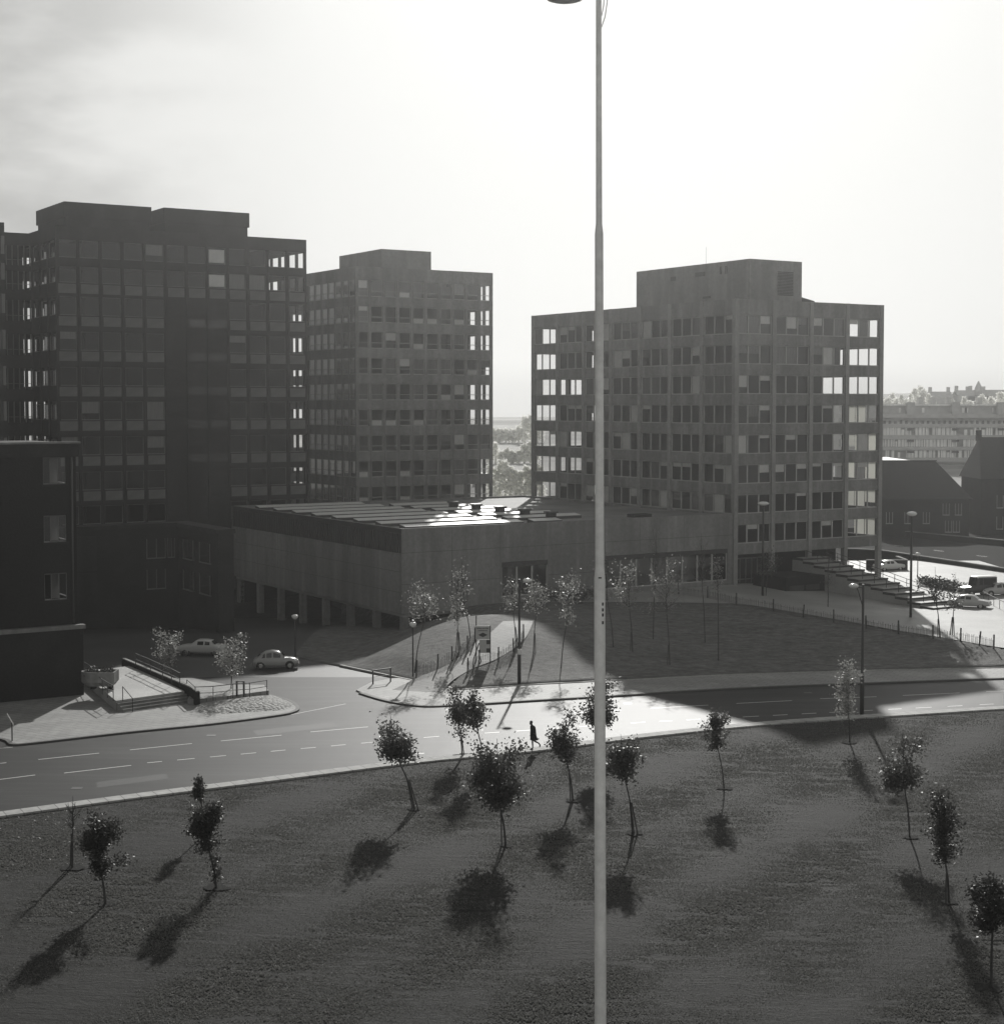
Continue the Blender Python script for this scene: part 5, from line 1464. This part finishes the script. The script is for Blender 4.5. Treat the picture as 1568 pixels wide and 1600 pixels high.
wd = bpy.data.worlds.new('World'); scene.world = wd; wd.use_nodes = True; nt = wd.node_tree
bg = nt.nodes['Background']; sky = nt.nodes.new('ShaderNodeTexSky'); sky.sky_type = 'NISHITA'; sky.sun_disc = False
sky.sun_elevation = SUN_EL; sky.sun_rotation = SUN_AZ; sky.air_density = 1.0; sky.dust_density = 3.0; sky.ozone_density = 1.0
tc0 = nt.nodes.new('ShaderNodeTexCoord'); sx = nt.nodes.new('ShaderNodeSeparateXYZ'); cx0 = nt.nodes.new('ShaderNodeCombineXYZ'); mxz = nt.nodes.new('ShaderNodeMath'); mxz.operation = 'MAXIMUM'; mxz.inputs[1].default_value = .012
nt.links.new(tc0.outputs['Generated'], sx.inputs[0]); nt.links.new(sx.outputs[0], cx0.inputs[0]); nt.links.new(sx.outputs[1], cx0.inputs[1]); nt.links.new(sx.outputs[2], mxz.inputs[0]); nt.links.new(mxz.outputs[0], cx0.inputs[2]); nt.links.new(cx0.outputs[0], sky.inputs['Vector'])
bw = nt.nodes.new('ShaderNodeRGBToBW'); nt.links.new(sky.outputs[0], bw.inputs[0])
# soft grey cloud sheets in the sky, by direction
tc = nt.nodes.new('ShaderNodeTexCoord')
def nd(kind, **kw):
    n = nt.nodes.new(kind)
    for k, v in kw.items(): setattr(n, k, v)
    return n
def rng(src, a, b, c, d):
    n = nd('ShaderNodeMapRange', interpolation_type='SMOOTHSTEP'); nt.links.new(src, n.inputs[0])
    for i_, v in enumerate((a, b, c, d)): n.inputs[i_+1].default_value = v
    return n.outputs[0]
def mth(op, a, b):
    n = nd('ShaderNodeMath', operation=op)
    for i_, q in enumerate((a, b)):
        if isinstance(q, (int, float)): n.inputs[i_].default_value = q
        else: nt.links.new(q, n.inputs[i_])
    return n.outputs[0]
sep = nd('ShaderNodeSeparateXYZ'); nt.links.new(tc.outputs['Generated'], sep.inputs[0])
mpn = nd('ShaderNodeMapping'); mpn.inputs['Scale'].default_value = (4.2, 4.2, 11); mpn.inputs['Location'].default_value = (.3, 0, .1)
ns = nd('ShaderNodeTexNoise'); ns.inputs['Scale'].default_value = 1.0; ns.inputs['Detail'].default_value = 6; ns.inputs['Roughness'].default_value = .52
nt.links.new(tc.outputs['Generated'], mpn.inputs['Vector']); nt.links.new(mpn.outputs['Vector'], ns.inputs['Vector'])
cover = mth('MULTIPLY', rng(ns.outputs['Fac'], .36, .60, 0, 1), rng(sep.outputs['X'], -.10, -.30, 0, 1))     # grey sheet to the left of the sun
dark = mth('SUBTRACT', 1.0, mth('MULTIPLY', cover, .36))
back = rng(sep.outputs['Y'], .25, -.45, 1.0, 1.8)                                                            # added fill: unseen sky behind the camera brightened to lift shaded fronts
fac = mth('MULTIPLY', dark, back)
mu = nt.nodes.new('ShaderNodeMix'); mu.data_type = 'RGBA'; mu.blend_type = 'MULTIPLY'; mu.inputs[0].default_value = 1
gx = mth('MULTIPLY', bw.outputs[0], 3.0)
veil = mth('DIVIDE', gx, mth('ADD', 1.0, mth('MULTIPLY', gx, 1/25.0)))       # thin cloud veil evens out the glare round the sun
nt.links.new(veil, mu.inputs[6]); nt.links.new(fac, mu.inputs[7])
tn = nt.nodes.new('ShaderNodeMix'); tn.data_type = 'RGBA'; tn.blend_type = 'MULTIPLY'; tn.inputs[0].default_value = 1; tn.inputs[7].default_value = (1, 1, .975, 1)
nt.links.new(mu.outputs[2], tn.inputs[6]); nt.links.new(tn.outputs[2], bg.inputs['Color'])
bg.inputs["Strength"].default_value = .05

sd = bpy.data.lights.new('sun', 'SUN'); sd.energy = 4.0; sd.angle = R_(.8); sd.color = (1, .99, .96)
so = bpy.data.objects.new('sun', sd); col.objects.link(so)
to_sun = Vector((math.sin(SUN_AZ)*math.cos(SUN_EL), math.cos(SUN_AZ)*math.cos(SUN_EL), math.sin(SUN_EL)))
so.rotation_euler = to_sun.to_track_quat('Z', 'Y').to_euler()

cd = bpy.data.cameras.new('camera'); cd.sensor_fit = 'HORIZONTAL'; cd.sensor_width = 36; cd.lens = F/1568*36
cd.shift_y = -(800-CY)/1568; cd.clip_start = .5; cd.clip_end = 5000
co = bpy.data.objects.new('camera', cd); col.objects.link(co); co.location = (0, 0, CAMZ); co.rotation_euler = (math.pi/2 - PITCH, 0, 0)
scene.camera = co
scene.view_settings.view_transform = 'Standard'; scene.view_settings.look = 'None'; scene.view_settings.gamma = 1; scene.view_settings.exposure = -.1
